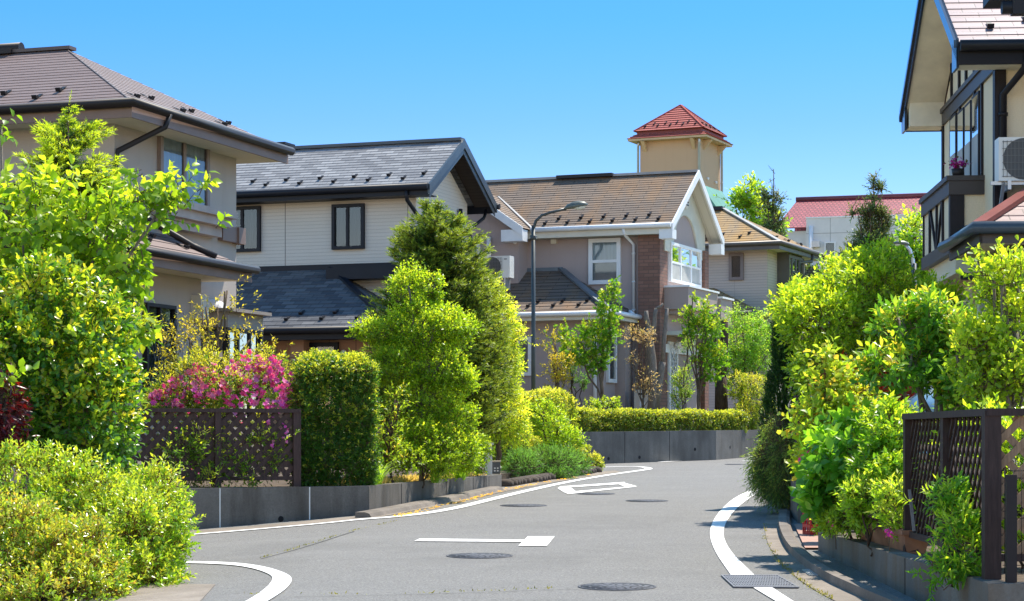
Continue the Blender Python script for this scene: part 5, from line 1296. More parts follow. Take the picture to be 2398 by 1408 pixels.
def lattice_fence(name, label, P0, P1, z0, z1, posts, pitch, lw, mat, lmat, foot, pw=.09):
    root = empty(name, (P0.x, P0.y, foot)); tag(root, label, 'fence')
    o = Vector((0, 0, -foot)); e = Vector((P1.x - P0.x, P1.y - P0.y, 0)); L = e.length; e.normalize(); n = Vector((e.y, -e.x, 0))
    for t, w in posts:
        c = o + e * L * t; mb = MB(); q = [c + e * sx * w / 2 + n * sy * pw / 2 for sx, sy in ((-1, -1), (1, -1), (1, 1), (-1, 1))]
        mb.prism([k + Vector((0, 0, foot)) for k in q], [k + Vector((0, 0, z1 - .012)) for k in q]); mb.build('post', mat, root, bevel=.005)
    for za, hh, ww in ((z1 - .022, .045, .12), (z0 + .02, .045, .05)):
        mb = MB(); mb.bar(o + Vector((0, 0, za)) - e * .04, o + e * (L + .04) + Vector((0, 0, za)), ww, hh); mb.build('rail', mat, root, bevel=.004)
    ts = [p[0] for p in posts]
    for a, b in zip(ts, ts[1:]):
        mb = MB(); lattice(mb, o + e * (L * a + .04), e, n, L * (b - a) - .08, z0 + .04, z1 - .05, pitch, lw, .012); mb.build('lattice_panel', lmat, root)
    return root
WD2 = m_wood('brown_lattice_wood', (.062, .036, .032), (9, 9, 1))
FP0, FP1 = ground_at(325, 23.35, 0), ground_at(694, 24.05, 0)
lattice_fence('lattice_fence', 'dark brown wooden lattice fence on the left wall with pink azalea behind', FP0 + Vector((-1.2, -.42, 0)), FP1, .98, at(500, 957, 23.7).z, [(0, .07), (.39, .07), (.70, .07), (1, .09)], .135, .056, WD2, WD2, .9)
azb = [(500, 900, 25.1, 170, 70, .6), (420, 935, 25.0, 90, 45, .45), (600, 890, 25.2, 85, 80, .45), (390, 1040, 24.6, 40, 90, .3), (470, 1050, 24.5, 110, 85, .35), (610, 1050, 24.7, 85, 85, .35)]
az = plant('azalea_shrub', 'azalea bush covered in magenta flowers behind the brown lattice fence', 'shrub', ground_at(500, 25, .87), azb, 2900, 7, .042, .016, G_AZA, BARKD, .03, part='foliage', trunkname='stem', L=.13, up=.4, inner=.3, gap=.1, newtop=.5)
PINK = m_leaf('magenta_petal', [(.74, .11, .50), (.82, .17, .60), (.66, .075, .43)], .3, .5, .3, tb=1.2, warm=1.1, gain=1.1)
PINK2 = m_leaf('pale_pink_petal', [(.86, .36, .72), (.84, .28, .66)], .3, .5, .3, tb=1.1, warm=1.1, gain=1.0)
def blossom(nf, r):
    o = Leaves()
    for _ in range(nf):
        c = rng.normal(0, r * .9, 3); ax = nrm((rng.normal(0, .6, 3) + np.array([.1, -.8, .5]))[None])[0]; u = nrm(np.cross(ax, rng.normal(size=3))[None])[0]; w = np.cross(ax, u)
        a = np.arange(6) * 1.0472; rd = u * np.cos(a)[:, None] + w * np.sin(a)[:, None]
        o.add(np.repeat(c[None], 6, 0), rd * .85 + ax * .5, np.repeat(ax[None], 6, 0), .043, .036, 'A', int(rng.random() < .35))
    return o.build('blossom', [PINK, PINK2])
bl0 = [blossom(random.randint(5, 7), .05) for _ in range(6)]
tops = [(345, 930), (400, 885), (470, 858), (540, 838), (600, 812), (650, 845), (685, 905)]; n = 0
while n < 88:
    px = random.uniform(350, 682); k = next(i for i in range(6) if tops[i + 1][0] >= px); f = (px - tops[k][0]) / (tops[k + 1][0] - tops[k][0]); yt = tops[k][1] * (1 - f) + tops[k + 1][1] * f
    py = random.uniform(yt + 6, 955)
    if random.random() > .5 + .5 * math.exp(-((px - 570) / 100) ** 2): continue
    b = bl0[n] if n < 6 else dup(bl0[n % 6]); b.parent = az
    b.location = at(px, py, 24.52 + .5 * (955 - py) / 140 + random.uniform(-.06, .08)) - az.location; b.rotation_euler = (random.gauss(0, .3), random.gauss(0, .3), random.gauss(0, .7)); q = random.uniform(.9, 1.3); b.scale = (q, q, q); n += 1
for px, py in ((445, 972), (565, 985), (630, 990), (508, 1010), (490, 1020), (410, 1067), (450, 1105), (672, 1000), (405, 1015), (640, 1040), (665, 1030), (430, 1040)):
    b = dup(bl0[n % 6], az); b.location = at(px, py, 23.9) - az.location; b.scale = (.6, .6, .6); n += 1
plant('azalea_shrub', 'leafy green azalea growing out through the lattice fence over the wall', 'shrub', ground_at(500, 23.75, .88), [(480, 1060, 23.72, 55, 55, .1), (600, 1050, 23.9, 65, 60, .1), (495, 1120, 23.5, 30, 25, .1), (570, 1130, 23.7, 40, 15, .1), (420, 1040, 23.5, 35, 40, .1)],
      330, 7, .055, .017, LM('fence_azalea', [(.07, .16, .015), (.12, .22, .018)], [(.22, .30, .025), (.28, .34, .03)]), BARKD, .012, part='foliage', trunkname='stem', L=.12, up=.3, inner=.4, gap=.2)
plant('young_tree', 'sparse small tree with yellow leaves above the azalea', 'tree', ground_at(500, 25.9, .87), [(480, 800, 25.9, 90, 60, .4), (500, 730, 25.9, 60, 40, .3), (420, 830, 25.8, 60, 35, .3), (570, 800, 26, 50, 60, .3), (535, 690, 26, 20, 25, .15), (620, 830, 25.8, 40, 25, .2)],
      300, 5, .05, .02, G_YEL, BARK, .025, L=.12, up=.6, inner=.5, gap=.3, ntg=14, lump=.2)
BX0, BX1 = ground_at(698, 24.45, 0), ground_at(880, 24.62, 0)
hedge('box_hedge', 'square clipped dark green hedge with yellow tips, right of the lattice fence', 'hedge', BX0, BX1, 1.0, .88, at(790, 838, 24.6).z, 6800, 8, .032, .018, G_BOX, L=.11, newtop=.55, lump=.09, tmpl='D')
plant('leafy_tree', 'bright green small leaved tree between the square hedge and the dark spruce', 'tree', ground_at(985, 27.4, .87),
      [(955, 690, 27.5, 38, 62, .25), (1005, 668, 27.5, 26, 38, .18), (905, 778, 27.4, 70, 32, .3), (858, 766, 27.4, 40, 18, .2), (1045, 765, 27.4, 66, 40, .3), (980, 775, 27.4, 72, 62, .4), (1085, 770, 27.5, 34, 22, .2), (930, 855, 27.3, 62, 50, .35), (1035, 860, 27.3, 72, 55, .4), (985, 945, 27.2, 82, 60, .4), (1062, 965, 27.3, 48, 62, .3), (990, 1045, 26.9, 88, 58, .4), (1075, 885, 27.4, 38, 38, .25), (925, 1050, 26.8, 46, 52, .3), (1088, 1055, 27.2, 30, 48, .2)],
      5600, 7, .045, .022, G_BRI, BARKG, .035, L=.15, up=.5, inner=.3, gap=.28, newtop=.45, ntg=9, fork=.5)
plant('leafy_tree', 'thin branched shrub with a few orange leaves at the foot of the square hedge', 'shrub', ground_at(915, 26.2, .87), [(915, 1010, 26.2, 30, 50, .2), (925, 950, 26.4, 25, 60, .2), (905, 1060, 26, 30, 40, .2)], 150, 6, .05, .02, G_ORA, BARKD, .02, part='foliage', trunkname='stem', L=.14, ntg=8)
conifer('spruce_tree', 'tall dark green spruce in front of the pale clapboard house', ground_at(1024, 31, .87), at(1022, 497, 31).z, 1.1, 680, G_SPR, .36, 10, 15, .05, .0105, .4, .15, zlow=.1, twl=.28, tip=.7, trunk_r=.1)
plant('yellow_conifer', 'loose yellow green evergreen at the right side of the dark spruce', 'tree', ground_at(1165, 32.6, .88), [(1165, 760, 32.6, 45, 90, .35), (1180, 860, 32.6, 45, 90, .35), (1160, 960, 32.5, 60, 90, .4), (1200, 980, 32.6, 40, 70, .3), (1150, 690, 32.7, 30, 40, .2), (1200, 800, 32.6, 30, 50, .2), (1120, 1000, 32.3, 40, 80, .3)],
      2600, 8, .048, .019, G_YGC, BARK, .05, L=.17, up=.25, inner=.3, gap=.2, newtop=.5, tmpl='D', droop=.15)
for px, d, n, hh, lab in ((880, 25.2, 120, .5, 'fresh green arching grass beside the square hedge'), (1078, 29, 140, .5, 'tall arching grass clump near the end of the left wall'), (1020, 27.2, 60, .3, 'short green grass clump in the middle of the left wall top')):
    tuft('ornamental_grass', lab, 'grass clump', ground_at(px, d, .87), n, hh, .4, GRASSM, .012)
plant('low_shrub', 'small light green bush just left of the white gate post', 'shrub', ground_at(1118, 30.3, .88), [(1120, 1060, 30.2, 28, 50, .2), (1095, 1040, 30, 30, 50, .2)], 420, 7, .04, .018, G_BRI, BARKD, .012, part='foliage', trunkname='stem', L=.1)
plant('low_shrub', 'pale leaved little shrub on the left wall below the bright tree', 'shrub', ground_at(1045, 28.2, .88), [(1045, 1045, 28.2, 35, 55, .2)], 260, 7, .04, .016, G_YGL, BARKD, .012, part='foliage', trunkname='stem', L=.1)
o = Leaves(); n = 2600; f = rng.random(n); x = -1.86 + f * 1.52 + rng.normal(0, .02, n) - np.abs(rng.normal(0, .13, n)) - .09; y = 24.6 + f * 6.6 + rng.normal(0, .05, n)
P = np.stack([x, y, np.full(n, .87)], 1); D = rng.normal(0, .7, (n, 3)); D[:, 2] = np.abs(D[:, 2]) + .35
o.add(P, D, rng.normal(size=(n, 3)), rng.uniform(.05, .16, n), .012, 'D'); tag(o.build('dry_grass', [DRYG]), 'dry straw coloured grass along the top of the left retaining wall', 'dry grass', kind='stuff')
plant('low_shrub', 'dense fresh green undergrowth along the wall top below the bright tree', 'shrub', ground_at(990, 26.6, .87), [(960, 1080, 26.4, 45, 38, .25), (1030, 1075, 27.2, 50, 38, .25), (1085, 1070, 28.6, 35, 36, .25), (1005, 1040, 26.9, 45, 40, .25)], 900, 7, .045, .02, G_BRI, BARKD, .012, part='foliage', trunkname='stem', L=.12, up=.5)
# white post and meter box at the end of the wall
e = empty('gate_post', ground_at(1144, 31.35, .88)); tag(e, 'white post with a flat cap at the end of the left wall', 'gate post')
zt = at(1144, 1037, 31.35).z - .88
mb = MB(); mb.box(-.055, .055, -.055, .055, 0, zt - .03); mb.build('shaft', WHITE, e, bevel=.006)
mb = MB(); mb.box(-.075, .075, -.075, .075, zt - .03, zt); mb.build('cap', WHITE, e, bevel=.004)
e = empty('newspaper_box', ground_at(1160, 31.7, .7)); tag(e, 'small black box with pale rim on the ground beside the white post', 'box')
z0, z1 = at(1160, 1107, 31.7).z - .7, at(1160, 1079, 31.7).z - .7
mb = MB(); mb.box(-.06, .075, -.1, .1, z0 - .02, z1 - .02); mb.build('body', DARKGREY, e, bevel=.004)
mb = MB(); mb.box(-.07, .085, -.11, .11, z1 - .02, z1); mb.box(-.07, .085, -.11, .11, z0 - .03, z0 - .015); mb.build('rim', m_plain('wood_rim', (.5, .42, .3), .6), e)
mb = MB()
for i in range(2):
    for j in range(2): mb.box(-.02 + i * .045, .005 + i * .045, -.104, -.099, z0 + .02 + j * .04, z0 + .04 + j * .04)
mb.box(-.06, .075, -.06, .06, -.15, z0 - .03); mb.build('slot', GALV, e)

# juniper mound and bushes round the bend
plant('juniper_mound', 'low rounded bluish green juniper along the kerb at the bend', 'shrub', ground_at(1275, 35.2, .7), [(1280, 1088, 35, 75, 42, .5), (1225, 1095, 34.2, 45, 38, .4), (1335, 1092, 36, 45, 36, .45), (1275, 1115, 34.8, 80, 18, .4)],
      2600, 16, .026, .0065, G_JUN, BARKD, .02, part='foliage', trunkname='stem', L=.2, up=.15, inner=.2, gap=.05, newtop=.5, tmpl='N', tilt=32, spread=.35, droop=.12, lump=.1)
plant('low_shrub', 'small yellow leaved shrub at the far tip of the juniper mound', 'shrub', ground_at(1390, 38.0, .75), [(1388, 1085, 38, 22, 20, .25), (1360, 1062, 38, 22, 20, .25)], 520, 7, .035, .018, G_YGL, BARKD, .012, part='foliage', trunkname='stem', L=.08)
plant('low_shrub', 'yellow green shrub between the juniper mound and the clipped yellow hedge', 'shrub', ground_at(1240, 35.8, .8), [(1235, 1050, 35.8, 30, 30, .25), (1215, 1020, 35.4, 28, 45, .25)], 520, 7, .036, .018, G_YGL, BARKD, .012, part='foliage', trunkname='stem', L=.08)
plant('leafy_shrub', 'light green leafy shrub in front of the clipped yellow hedge at the bend', 'shrub', ground_at(1295, 36.4, .85), [(1295, 1010, 36.4, 48, 55, .35), (1270, 975, 36.4, 30, 35, .25), (1325, 1035, 36.6, 35, 35, .25)], 800, 7, .055, .022, G_BRI, BARKD, .02, part='foliage', trunkname='stem', L=.13)
hedge('yellow_hedge', 'clipped yellow green hedge with rounded top at the bend, left of the grey wall', 'hedge', ground_at(1222, 36.9, 0), ground_at(1356, 38.4, 0), .9, .85, at(1290, 918, 37.5).z, 4200, 8, .034, .02, G_YGL, L=.09, newtop=.5, lump=.09)

# ---------------------------------------------------------------- street lamps
def lamp(name, px, d, ytop, arm, head_px, label, cat='street lamp', r=.06, flip=1, zb=None):
    x = (px - CX) / F * d; zb = gz(x, d) if zb is None else zb; zt = at(px, ytop, d).z - zb
    root = empty(name, (x, d, zb)); tag(root, label, cat)
    mb = MB(); mb.tube([(0, 0, 0), (0, 0, zt * .45), (0, 0, zt - arm * .55)], [r * 1.35, r * 1.1, r], 14); mb.tube([(0, 0, 0), (0, 0, .25)], [r * 1.9, r * 1.7], 14); mb.build('pole', POLE, root)
    return root, zt
root, zt = lamp('street_lamp', 1249, 38.6, 478, .75, 0, 'tall dark street lamp with a curved arm reaching right, in front of the mossy roof', r=.036, zb=.85)
z0 = at(1249, 555, 38.6).z - .85; pts = [Vector((0, 0, z0 - .05)), Vector((0, 0, z0 + .15)), Vector((.05, -.02, z0 + .3)), Vector((.16, -.04, z0 + .4)), Vector((.35, -.06, z0 + .46)), Vector((.62, -.1, z0 + .52))]
mb = MB(); mb.tube(pts, [.036, .031, .029, .027, .026, .026], 12); mb.build('arm', POLE, root)
mb = MB(); mb.tube([(0, 0, z0 - .06), (0, 0, z0 + .03)], .058, 14)
for a in range(4): 
    for z in (z0 - .04, z0 + .01): mb.tube([(.055 * math.cos(a * 1.57 + .4), .055 * math.sin(a * 1.57 + .4), z), (.072 * math.cos(a * 1.57 + .4), .072 * math.sin(a * 1.57 + .4), z)], .009, 6)
mb.build('collar', POLE, root)
LHEAD = m_plain('lamp_head_green', (.11, .125, .11), .45, .2, .1)
def head(root, c, d, L, w, hh):
    c, d = Vector(c), Vector(d).normalized(); sd = d.cross(Vector((0, 0, 1))).normalized(); up = sd.cross(d)
    mb = MB(); rings = []; n = 14
    prof = [(0, .35, .35), (.12, .6, .7), (.35, .95, 1), (.65, 1, 1), (.88, .8, .7), (1, .2, .2)]
    b0 = 0
    for t, a, b in prof:
        for k in range(n):
            th = 6.28318 * k / n; y = math.sin(th); mb.v.append(tuple(c + d * L * t + sd * math.cos(th) * w / 2 * a + up * (y * hh * b if y > 0 else y * hh * .22 * b)))
    for i in range(len(prof) - 1):
        for k in range(n): mb.f.append((i * n + k, i * n + (k + 1) % n, (i + 1) * n + (k + 1) % n, (i + 1) * n + k)); mb.mi.append(0); mb.sm.append(True); mb.uv.append([(0, 0)] * 4)
    for ring in (0, len(prof) - 1): mb.f.append(tuple(ring * n + k for k in range(n))); mb.mi.append(0); mb.sm.append(False); mb.uv.append([(0, 0)] * n)
    mb.build('lamp_head', LHEAD, root)
    g = MB(); 
    for t, a, b in [(.38, .3, .1), (.5, .62, .8), (.7, .7, .9), (.85, .5, .5), (.92, .1, .05)]:
        for k in range(n):
            th = math.pi * k / (n - 1) + math.pi; g.v.append(tuple(c + d * L * t + sd * math.cos(th) * w / 2 * a + up * (math.sin(th) * hh * .62 * b - hh * .12)))
    for i in range(4):
        for k in range(n - 1): g.f.append((i * n + k, i * n + k + 1, (i + 1) * n + k + 1, (i + 1) * n + k)); g.mi.append(0); g.sm.append(True); g.uv.append([(0, 0)] * 4)
    g.build('lamp_cover', m_plain('frosted_cover', (.62, .64, .58), .25, 0, .05, spec=.6), root)
head(root, pts[-1] - Vector((.03, 0, 0.005)), (.97, -.12, .16), .44, .19, .105)
root, zt = lamp('street_lamp', 2141, 46, 600, .3, 0, 'far grey street lamp bending left above the light green tree', r=.055, zb=.97)
z0 = at(2141, 640, 46).z - .97; pts = [Vector((0, 0, z0 - .4)), Vector((0, 0, z0)), Vector((-.03, 0, z0 + .3)), Vector((-.1, -.01, z0 + .52)), Vector((-.2, -.02, z0 + .64))]
mb = MB(); mb.tube(pts, .04, 12); mb.build('arm', GALV, root)
head(root, pts[-1] + Vector((.08, 0, .0)), (-.95, -.05, .06), .36, .22, .08)

# ---------------------------------------------------------------- garden of the brown roofed house at the bend
hedge('clipped_hedge', 'long low clipped hedge on the grey wall at the bend', 'hedge', ground_at(1366, 42.35, 0), ground_at(1752, 46.6, 0), .55, 1.54, at(1500, 962, 43.6).z, 6200, 8, .034, .02, LM('low_hedge', [(.05, .11, .014), (.10, .17, .018), (.14, .13, .03)], [(.28, .34, .03), (.36, .39, .05)], trans=.36), L=.08, newtop=.45, lump=.05, gap=.15, stems=14)
plant('maple_tree', 'slender young tree with green leaves and a bare trunk left of the meter box', 'tree', ground_at(1416, 45.2, 1.54), [(1420, 740, 45.2, 26, 70, .28), (1438, 670, 45.2, 12, 30, .12), (1350, 820, 45.2, 45, 30, .35), (1385, 850, 45.2, 42, 28, .3), (1322, 785, 45.2, 14, 25, .12), (1410, 810, 45.2, 24, 45, .22), (1375, 770, 45.2, 24, 20, .2)],
      820, 7, .06, .045, G_MAP, BARK, .05, L=.16, clump=.3, up=.45, inner=.4, gap=.3, tmpl='M', fork=.62, ntg=8)
plant('young_tree', 'thin shrub with golden leaves in front of the lower wall of the brown roofed house', 'shrub', ground_at(1303, 44.6, 1.54), [(1300, 860, 44.6, 38, 30, .3), (1292, 800, 44.6, 12, 35, .12), (1320, 850, 44.6, 20, 25, .15), (1310, 900, 44.6, 35, 22, .25)],
      260, 6, .055, .026, G_YEL, BARK, .025, L=.15, up=.6, inner=.5, gap=.3, ntg=8)
plant('leafy_shrub', 'dark green feathery sprigs against the wall right of the golden shrub', 'shrub', ground_at(1350, 45.6, 1.54), [(1343, 880, 45.6, 9, 32, .1), (1366, 900, 45.6, 9, 24, .1), (1328, 840, 45.6, 7, 30, .08)], 150, 8, .045, .016, LM('fern', [(.04, .12, .02), (.06, .15, .025)], [(.08, .2, .03), (.1, .22, .03)]), BARKD, .01, part='foliage', trunkname='stem', L=.16, up=1.2, newtop=.3)
plant('low_shrub', 'small fresh green shrub just behind the left end of the clipped hedge', 'shrub', ground_at(1395, 44, 1.54), [(1385, 950, 44, 25, 18, .2), (1432, 945, 44.4, 22, 12, .2)], 260, 7, .04, .02, G_BRI, BARKD, .012, part='foliage', trunkname='stem', L=.1)
# pruned tree with three bare limbs
e = empty('pruned_tree', ground_at(1527, 46.2, 1.54)); tag(e, 'pruned grey tree with bare cut limbs in front of the brick chimney', 'tree')
def W(px, py, d=46.2): return at(px, py, d) - e.location
mb = MB(); mb.tube([W(1527, 975), W(1530, 930), W(1528, 880), W(1526, 840), W(1521, 790), W(1518, 765)], [.13, .12, .115, .105, .08, .075], 10); mb.tube([W(1520, 772), W(1514, 745), W(1513, 728)], [.07, .055, .045], 9)
mb.tube([W(1524, 800), W(1532, 760), W(1534, 735), W(1537, 722)], [.07, .05, .045, .04], 9); mb.tube([W(1536, 724), W(1548, 717), W(1553, 711)], [.04, .03, .025], 8)
mb.build('trunk', BARKG, e)
mb = MB(); mb.tube([W(1533, 960), W(1543, 900), W(1549, 860), W(1552, 848)], [.1, .09, .08, .078], 10); mb.tube([W(1552, 850), W(1555, 800), W(1560, 745), W(1562, 722)], [.055, .05, .045, .04], 9); mb.build('limb', BARKG, e)
plant('bare_shrub', 'spindly shrub with tan dry leaves beside the pruned trunk', 'shrub', ground_at(1508, 45.7, 1.54), [(1498, 785, 45.7, 35, 16, .25), (1520, 800, 45.7, 16, 20, .15), (1478, 845, 45.7, 13, 12, .12), (1515, 880, 45.7, 28, 18, .2), (1500, 905, 45.7, 14, 14, .15), (1528, 900, 45.7, 10, 14, .1)],
      300, 6, .036, .02, G_TAN, BARK, .018, L=.12, up=.4, inner=.5, gap=.25, ntg=10, fork=.5)
plant('maple_tree', 'young maple with light green leaves in front of the white door', 'tree', ground_at(1632, 47.0, 1.54), [(1645, 780, 47, 30, 50, .35), (1618, 740, 47, 14, 28, .15), (1655, 730, 47, 18, 30, .18), (1680, 760, 47, 24, 18, .2), (1605, 785, 47, 14, 14, .14), (1655, 840, 47, 40, 35, .35), (1685, 830, 47, 22, 30, .25), (1660, 880, 47, 30, 14, .25), (1625, 700, 47, 8, 12, .1)],
      640, 7, .06, .045, G_MAP, BARK, .04, L=.16, clump=.3, up=.4, inner=.4, gap=.3, tmpl='M', fork=.45, ntg=10)
plant('leafy_shrub', 'loose light green shrub beside the white lattice door', 'shrub', ground_at(1600, 47.6, 1.54), [(1600, 900, 47.6, 22, 45, .25), (1612, 830, 47.6, 8, 40, .1), (1590, 930, 47.6, 18, 25, .2)], 380, 7, .04, .018, LM('loose', [(.11, .22, .03), (.16, .27, .04)], [(.26, .36, .06), (.3, .38, .06)]), BARK, .015, part='foliage', trunkname='stem', L=.14, up=.8)
tuft('ornamental_grass', 'spiky pale green rosemary like clump behind the clipped hedge', 'grass clump', ground_at(1660, 47.8, 1.54), 220, .55, .6, LM('rosemary', [(.13, .2, .08), (.17, .25, .1)], [(.2, .28, .1), (.2, .28, .1)])[0], .02)
e = empty('cut_tree', ground_at(1690, 48.6, 1.5)); tag(e, 'thick dark cut tree trunk standing behind the clipped hedge', 'tree')
mb = MB(); mb.tube([W(1690, 985, 48.6), W(1689, 920, 48.6), W(1688, 880, 48.6)], [.17, .15, .13], 11); mb.tube([W(1689, 890, 48.6), W(1695, 830, 48.6), W(1697, 780, 48.6), W(1696, 750, 48.6)], [.12, .1, .095, .09], 10); mb.tube([W(1686, 885, 48.6), W(1677, 850, 48.6), W(1672, 790, 48.6), W(1671, 770, 48.6)], [.09, .06, .05, .04], 9); mb.build('trunk', BARKD, e)
plant('leafy_tree', 'fine leaved fresh green tree right of the thick cut trunk', 'tree', ground_at(1750, 50.5, 1.4), [(1745, 790, 50.5, 45, 55, .5), (1730, 740, 50.3, 25, 20, .3), (1780, 800, 50.5, 32, 50, .4), (1790, 850, 50.4, 30, 40, .4), (1725, 850, 50.4, 35, 50, .4), (1780, 755, 50.6, 20, 25, .2)],
      1300, 8, .07, .024, LM('feathery', [(.12, .26, .03), (.17, .32, .04)], [(.26, .40, .06), (.33, .45, .08)]), BARK, .05, L=.25, up=.1, inner=.35, gap=.25, droop=.12, tilt=70)
plant('leafy_shrub', 'yellow green rounded shrub at the right end of the clipped hedge', 'shrub', ground_at(1765, 48.2, 1.4), [(1765, 925, 48.2, 45, 50, .5), (1725, 900, 48.3, 28, 35, .3), (1790, 960, 48, 30, 45, .35), (1745, 975, 47.9, 35, 35, .35)], 1700, 7, .042, .02, G_YGL, BARK, .03, part='foliage', trunkname='stem', L=.12)
e = empty('garden_rock', at(1610, 968, 46.4) - Vector((0, 0, .1))); tag(e, 'pale round rock peeping over the clipped hedge', 'rock'); mb = MB(); mb.lathe([(0, -.1), (.12, -.06), (.15, .03), (.1, .12), (0, .15)], n=12, sx=1.1, sy=.8); mb.build('stone', m_concrete('pale_rock', (.5, .48, .44), (.3, .28, .25), .4), e)

# ---------------------------------------------------------------- far trees
def far_tree(px, d, bl, n, label, zb=1.6, mats=G_FAR, cat='tree', **k):
    return plant('background_tree', label, cat, ground_at(px, d, zb), bl, n, 7, .16, .08, mats, BARK, .1, L=.45, up=.4, gap=.3, inner=.35, tw=.012, **k)
far_tree(1752, 76, [(1752, 455, 76, 22, 36, .7), (1730, 478, 76, 18, 18, .5), (1775, 500, 76, 25, 40, .7), (1758, 430, 76, 10, 12, .3), (1800, 530, 76, 30, 40, .6)], 420, 'yellow green broadleaf tree left of the thin far conifer')
def far_conifer(px, d, bl, n, label):
    r = plant('background_conifer', label, 'tree', ground_at(px, d, 1.5), bl, n, 12, .085, .026, G_FCO, BARK, .09, L=.38, up=.55, gap=.4, inner=.3, tw=.012, tmpl='D', clump=.8, lump=.25, spread=.7, newtop=.3, fork=.6, tilt=35)
    return r
far_conifer(1808, 72, [(x, y, 72, q, w) for x, y, q, w in ((1811, 402, 5, 18), (1811, 430, 9, 15), (1802, 452, 12, 11), (1820, 468, 15, 12), (1799, 487, 16, 14), (1814, 512, 20, 15), (1793, 535, 20, 16), (1828, 545, 20, 15), (1808, 575, 28, 20))], 430, 'thin open conifer standing against the sky left of the red tiled roof')
far_conifer(2040, 66, [(x, y, 66, q, w) for x, y, q, w in ((2050, 424, 7, 24), (2048, 462, 17, 26), (2066, 440, 14, 8), (2036, 500, 24, 26), (2008, 490, 14, 20), (2064, 520, 22, 26), (2035, 560, 42, 34), (2005, 600, 38, 34), (2078, 590, 34, 34), (2040, 640, 62, 40))], 2400, 'bushy dark conifer in front of the red tiled roof')
far_tree(2140, 58, [(2140, 560, 58, 28, 45, .6), (2120, 630, 58, 45, 50, .7), (2170, 640, 58, 40, 50, .7), (2100, 690, 57, 50, 40, .7), (2060, 650, 58, 40, 30, .6), (2190, 700, 57, 40, 40, .6)], 900, 'light green airy tree behind the far street lamp')
far_tree(1885, 66, [(1885, 640, 66, 12, 22, .25), (1912, 635, 66, 10, 8, .2), (1880, 665, 66, 14, 20, .25)], 60, 'small sparse pine beside the grey stone screen', mats=G_FCO)
far_tree(1960, 62, [(1960, 650, 62, 50, 40, .8), (1900, 700, 60, 50, 40, .8), (2010, 690, 60, 60, 40, .8), (1850, 720, 58, 40, 40, .7)], 700, 'mid green bushes behind the light green tree on the right')

# ---------------------------------------------------------------- right side
V24 = [(2035, 690, 23.6, 125, 80, .7), (1925, 760, 23.4, 105, 80, .6), (2050, 620, 23.6, 60, 45, .4), (2150, 740, 23.4, 95, 70, .5), (1910, 860, 23.2, 48, 60, .4), (1990, 850, 23.2, 100, 70, .5), (2100, 840, 23.2, 90, 60, .5), (1852, 735, 23.4, 36, 36, .3), (1965, 945, 23, 60, 50, .4), (2185, 705, 23.6, 48, 32, .3)]
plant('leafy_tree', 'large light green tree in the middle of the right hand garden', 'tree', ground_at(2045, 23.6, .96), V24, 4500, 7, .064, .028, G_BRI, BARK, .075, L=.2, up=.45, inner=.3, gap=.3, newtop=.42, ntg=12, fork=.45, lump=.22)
plant('photinia_tree', 'many stemmed shrub with dark leaves and reddish young tips behind the right fence', 'tree', ground_at(2205, 17.4, .615), [(2130, 760, 17.6, 70, 55, .3), (2190, 740, 17.6, 60, 40, .3), (2150, 850, 17.4, 75, 55, .3), (2235, 810, 17.5, 50, 70, .3), (2075, 880, 17.2, 45, 40, .2), (2260, 900, 17.3, 60, 60, .3)],
      1000, 7, .075, .03, G_PHO, BARKG, .045, L=.17, up=.5, inner=.35, gap=.3, newtop=.35, tmpl='B', tilt=62, ntg=10, fork=.35)
plant('leafy_tree', 'bright yellow green tree at the right edge in front of the ochre house', 'tree', ground_at(2350, 15.8, .615), [(2345, 660, 15.8, 55, 50, .3), (2405, 650, 15.9, 50, 55, .3), (2335, 780, 15.8, 70, 70, .35), (2380, 800, 15.7, 80, 110, .4), (2270, 830, 15.7, 55, 50, .3), (2330, 890, 15.6, 90, 45, .35)],
      950, 6, .052, .03, LM('edge_tree', [(.11, .20, .014), (.18, .27, .018)], [(.24, .35, .022), (.29, .38, .03), (.32, .36, .035)], rough=.36, spec=.4), BARKG, .035, L=.17, up=.4, inner=.4, gap=.5, newtop=.45, ntg=16, fork=.35, tmpl='R', lump=.3)
plant('red_maple', 'red leaved maple glimpsed under the large light green tree', 'tree', ground_at(2040, 23.0, .96), [(2030, 890, 22.6, 50, 32, .3), (2095, 935, 22.4, 32, 22, .2), (1985, 890, 22.6, 25, 20, .2)], 300, 7, .055, .045, G_RMA, BARKD, .03, L=.15, up=.2, tmpl='M', ntg=6)
cy = ground_at(1838, 26.2, .96); e = empty('cypress_tree', cy); tag(e, 'narrow dark green cypress column left of the large light green tree', 'tree')
o = Leaves(); n = 3600; t = rng.random(n) ** .8; a = rng.uniform(0, 6.28, n); zt = at(1838, 775, 26.2).z - cy.z; rr = (.24 * np.sin(np.clip(t * 1.05 + .28, 0, 1) * 3.0) ** .5 + .015) * (1 + .12 * np.sin(a * 5 + t * 20)) * (1 - np.abs(rng.normal(0, .1, n)))
P = np.stack([np.cos(a) * rr, np.sin(a) * rr, t * zt + .05], 1); A = np.stack([np.cos(a) * .5, np.sin(a) * .5, np.full(n, 1.)], 1) + rng.normal(0, .2, (n, 3))
o.shoots(P, A, .12, 10, .04, .012, 28, 'D', (rng.random(n) < .25).astype(int), .15); o.build('crown', G_CYP, e); mb = MB(); mb.tube([(0, 0, -.1), (0, 0, zt * .8)], [.07, .02], 8); mb.build('trunk', BARKD, e)
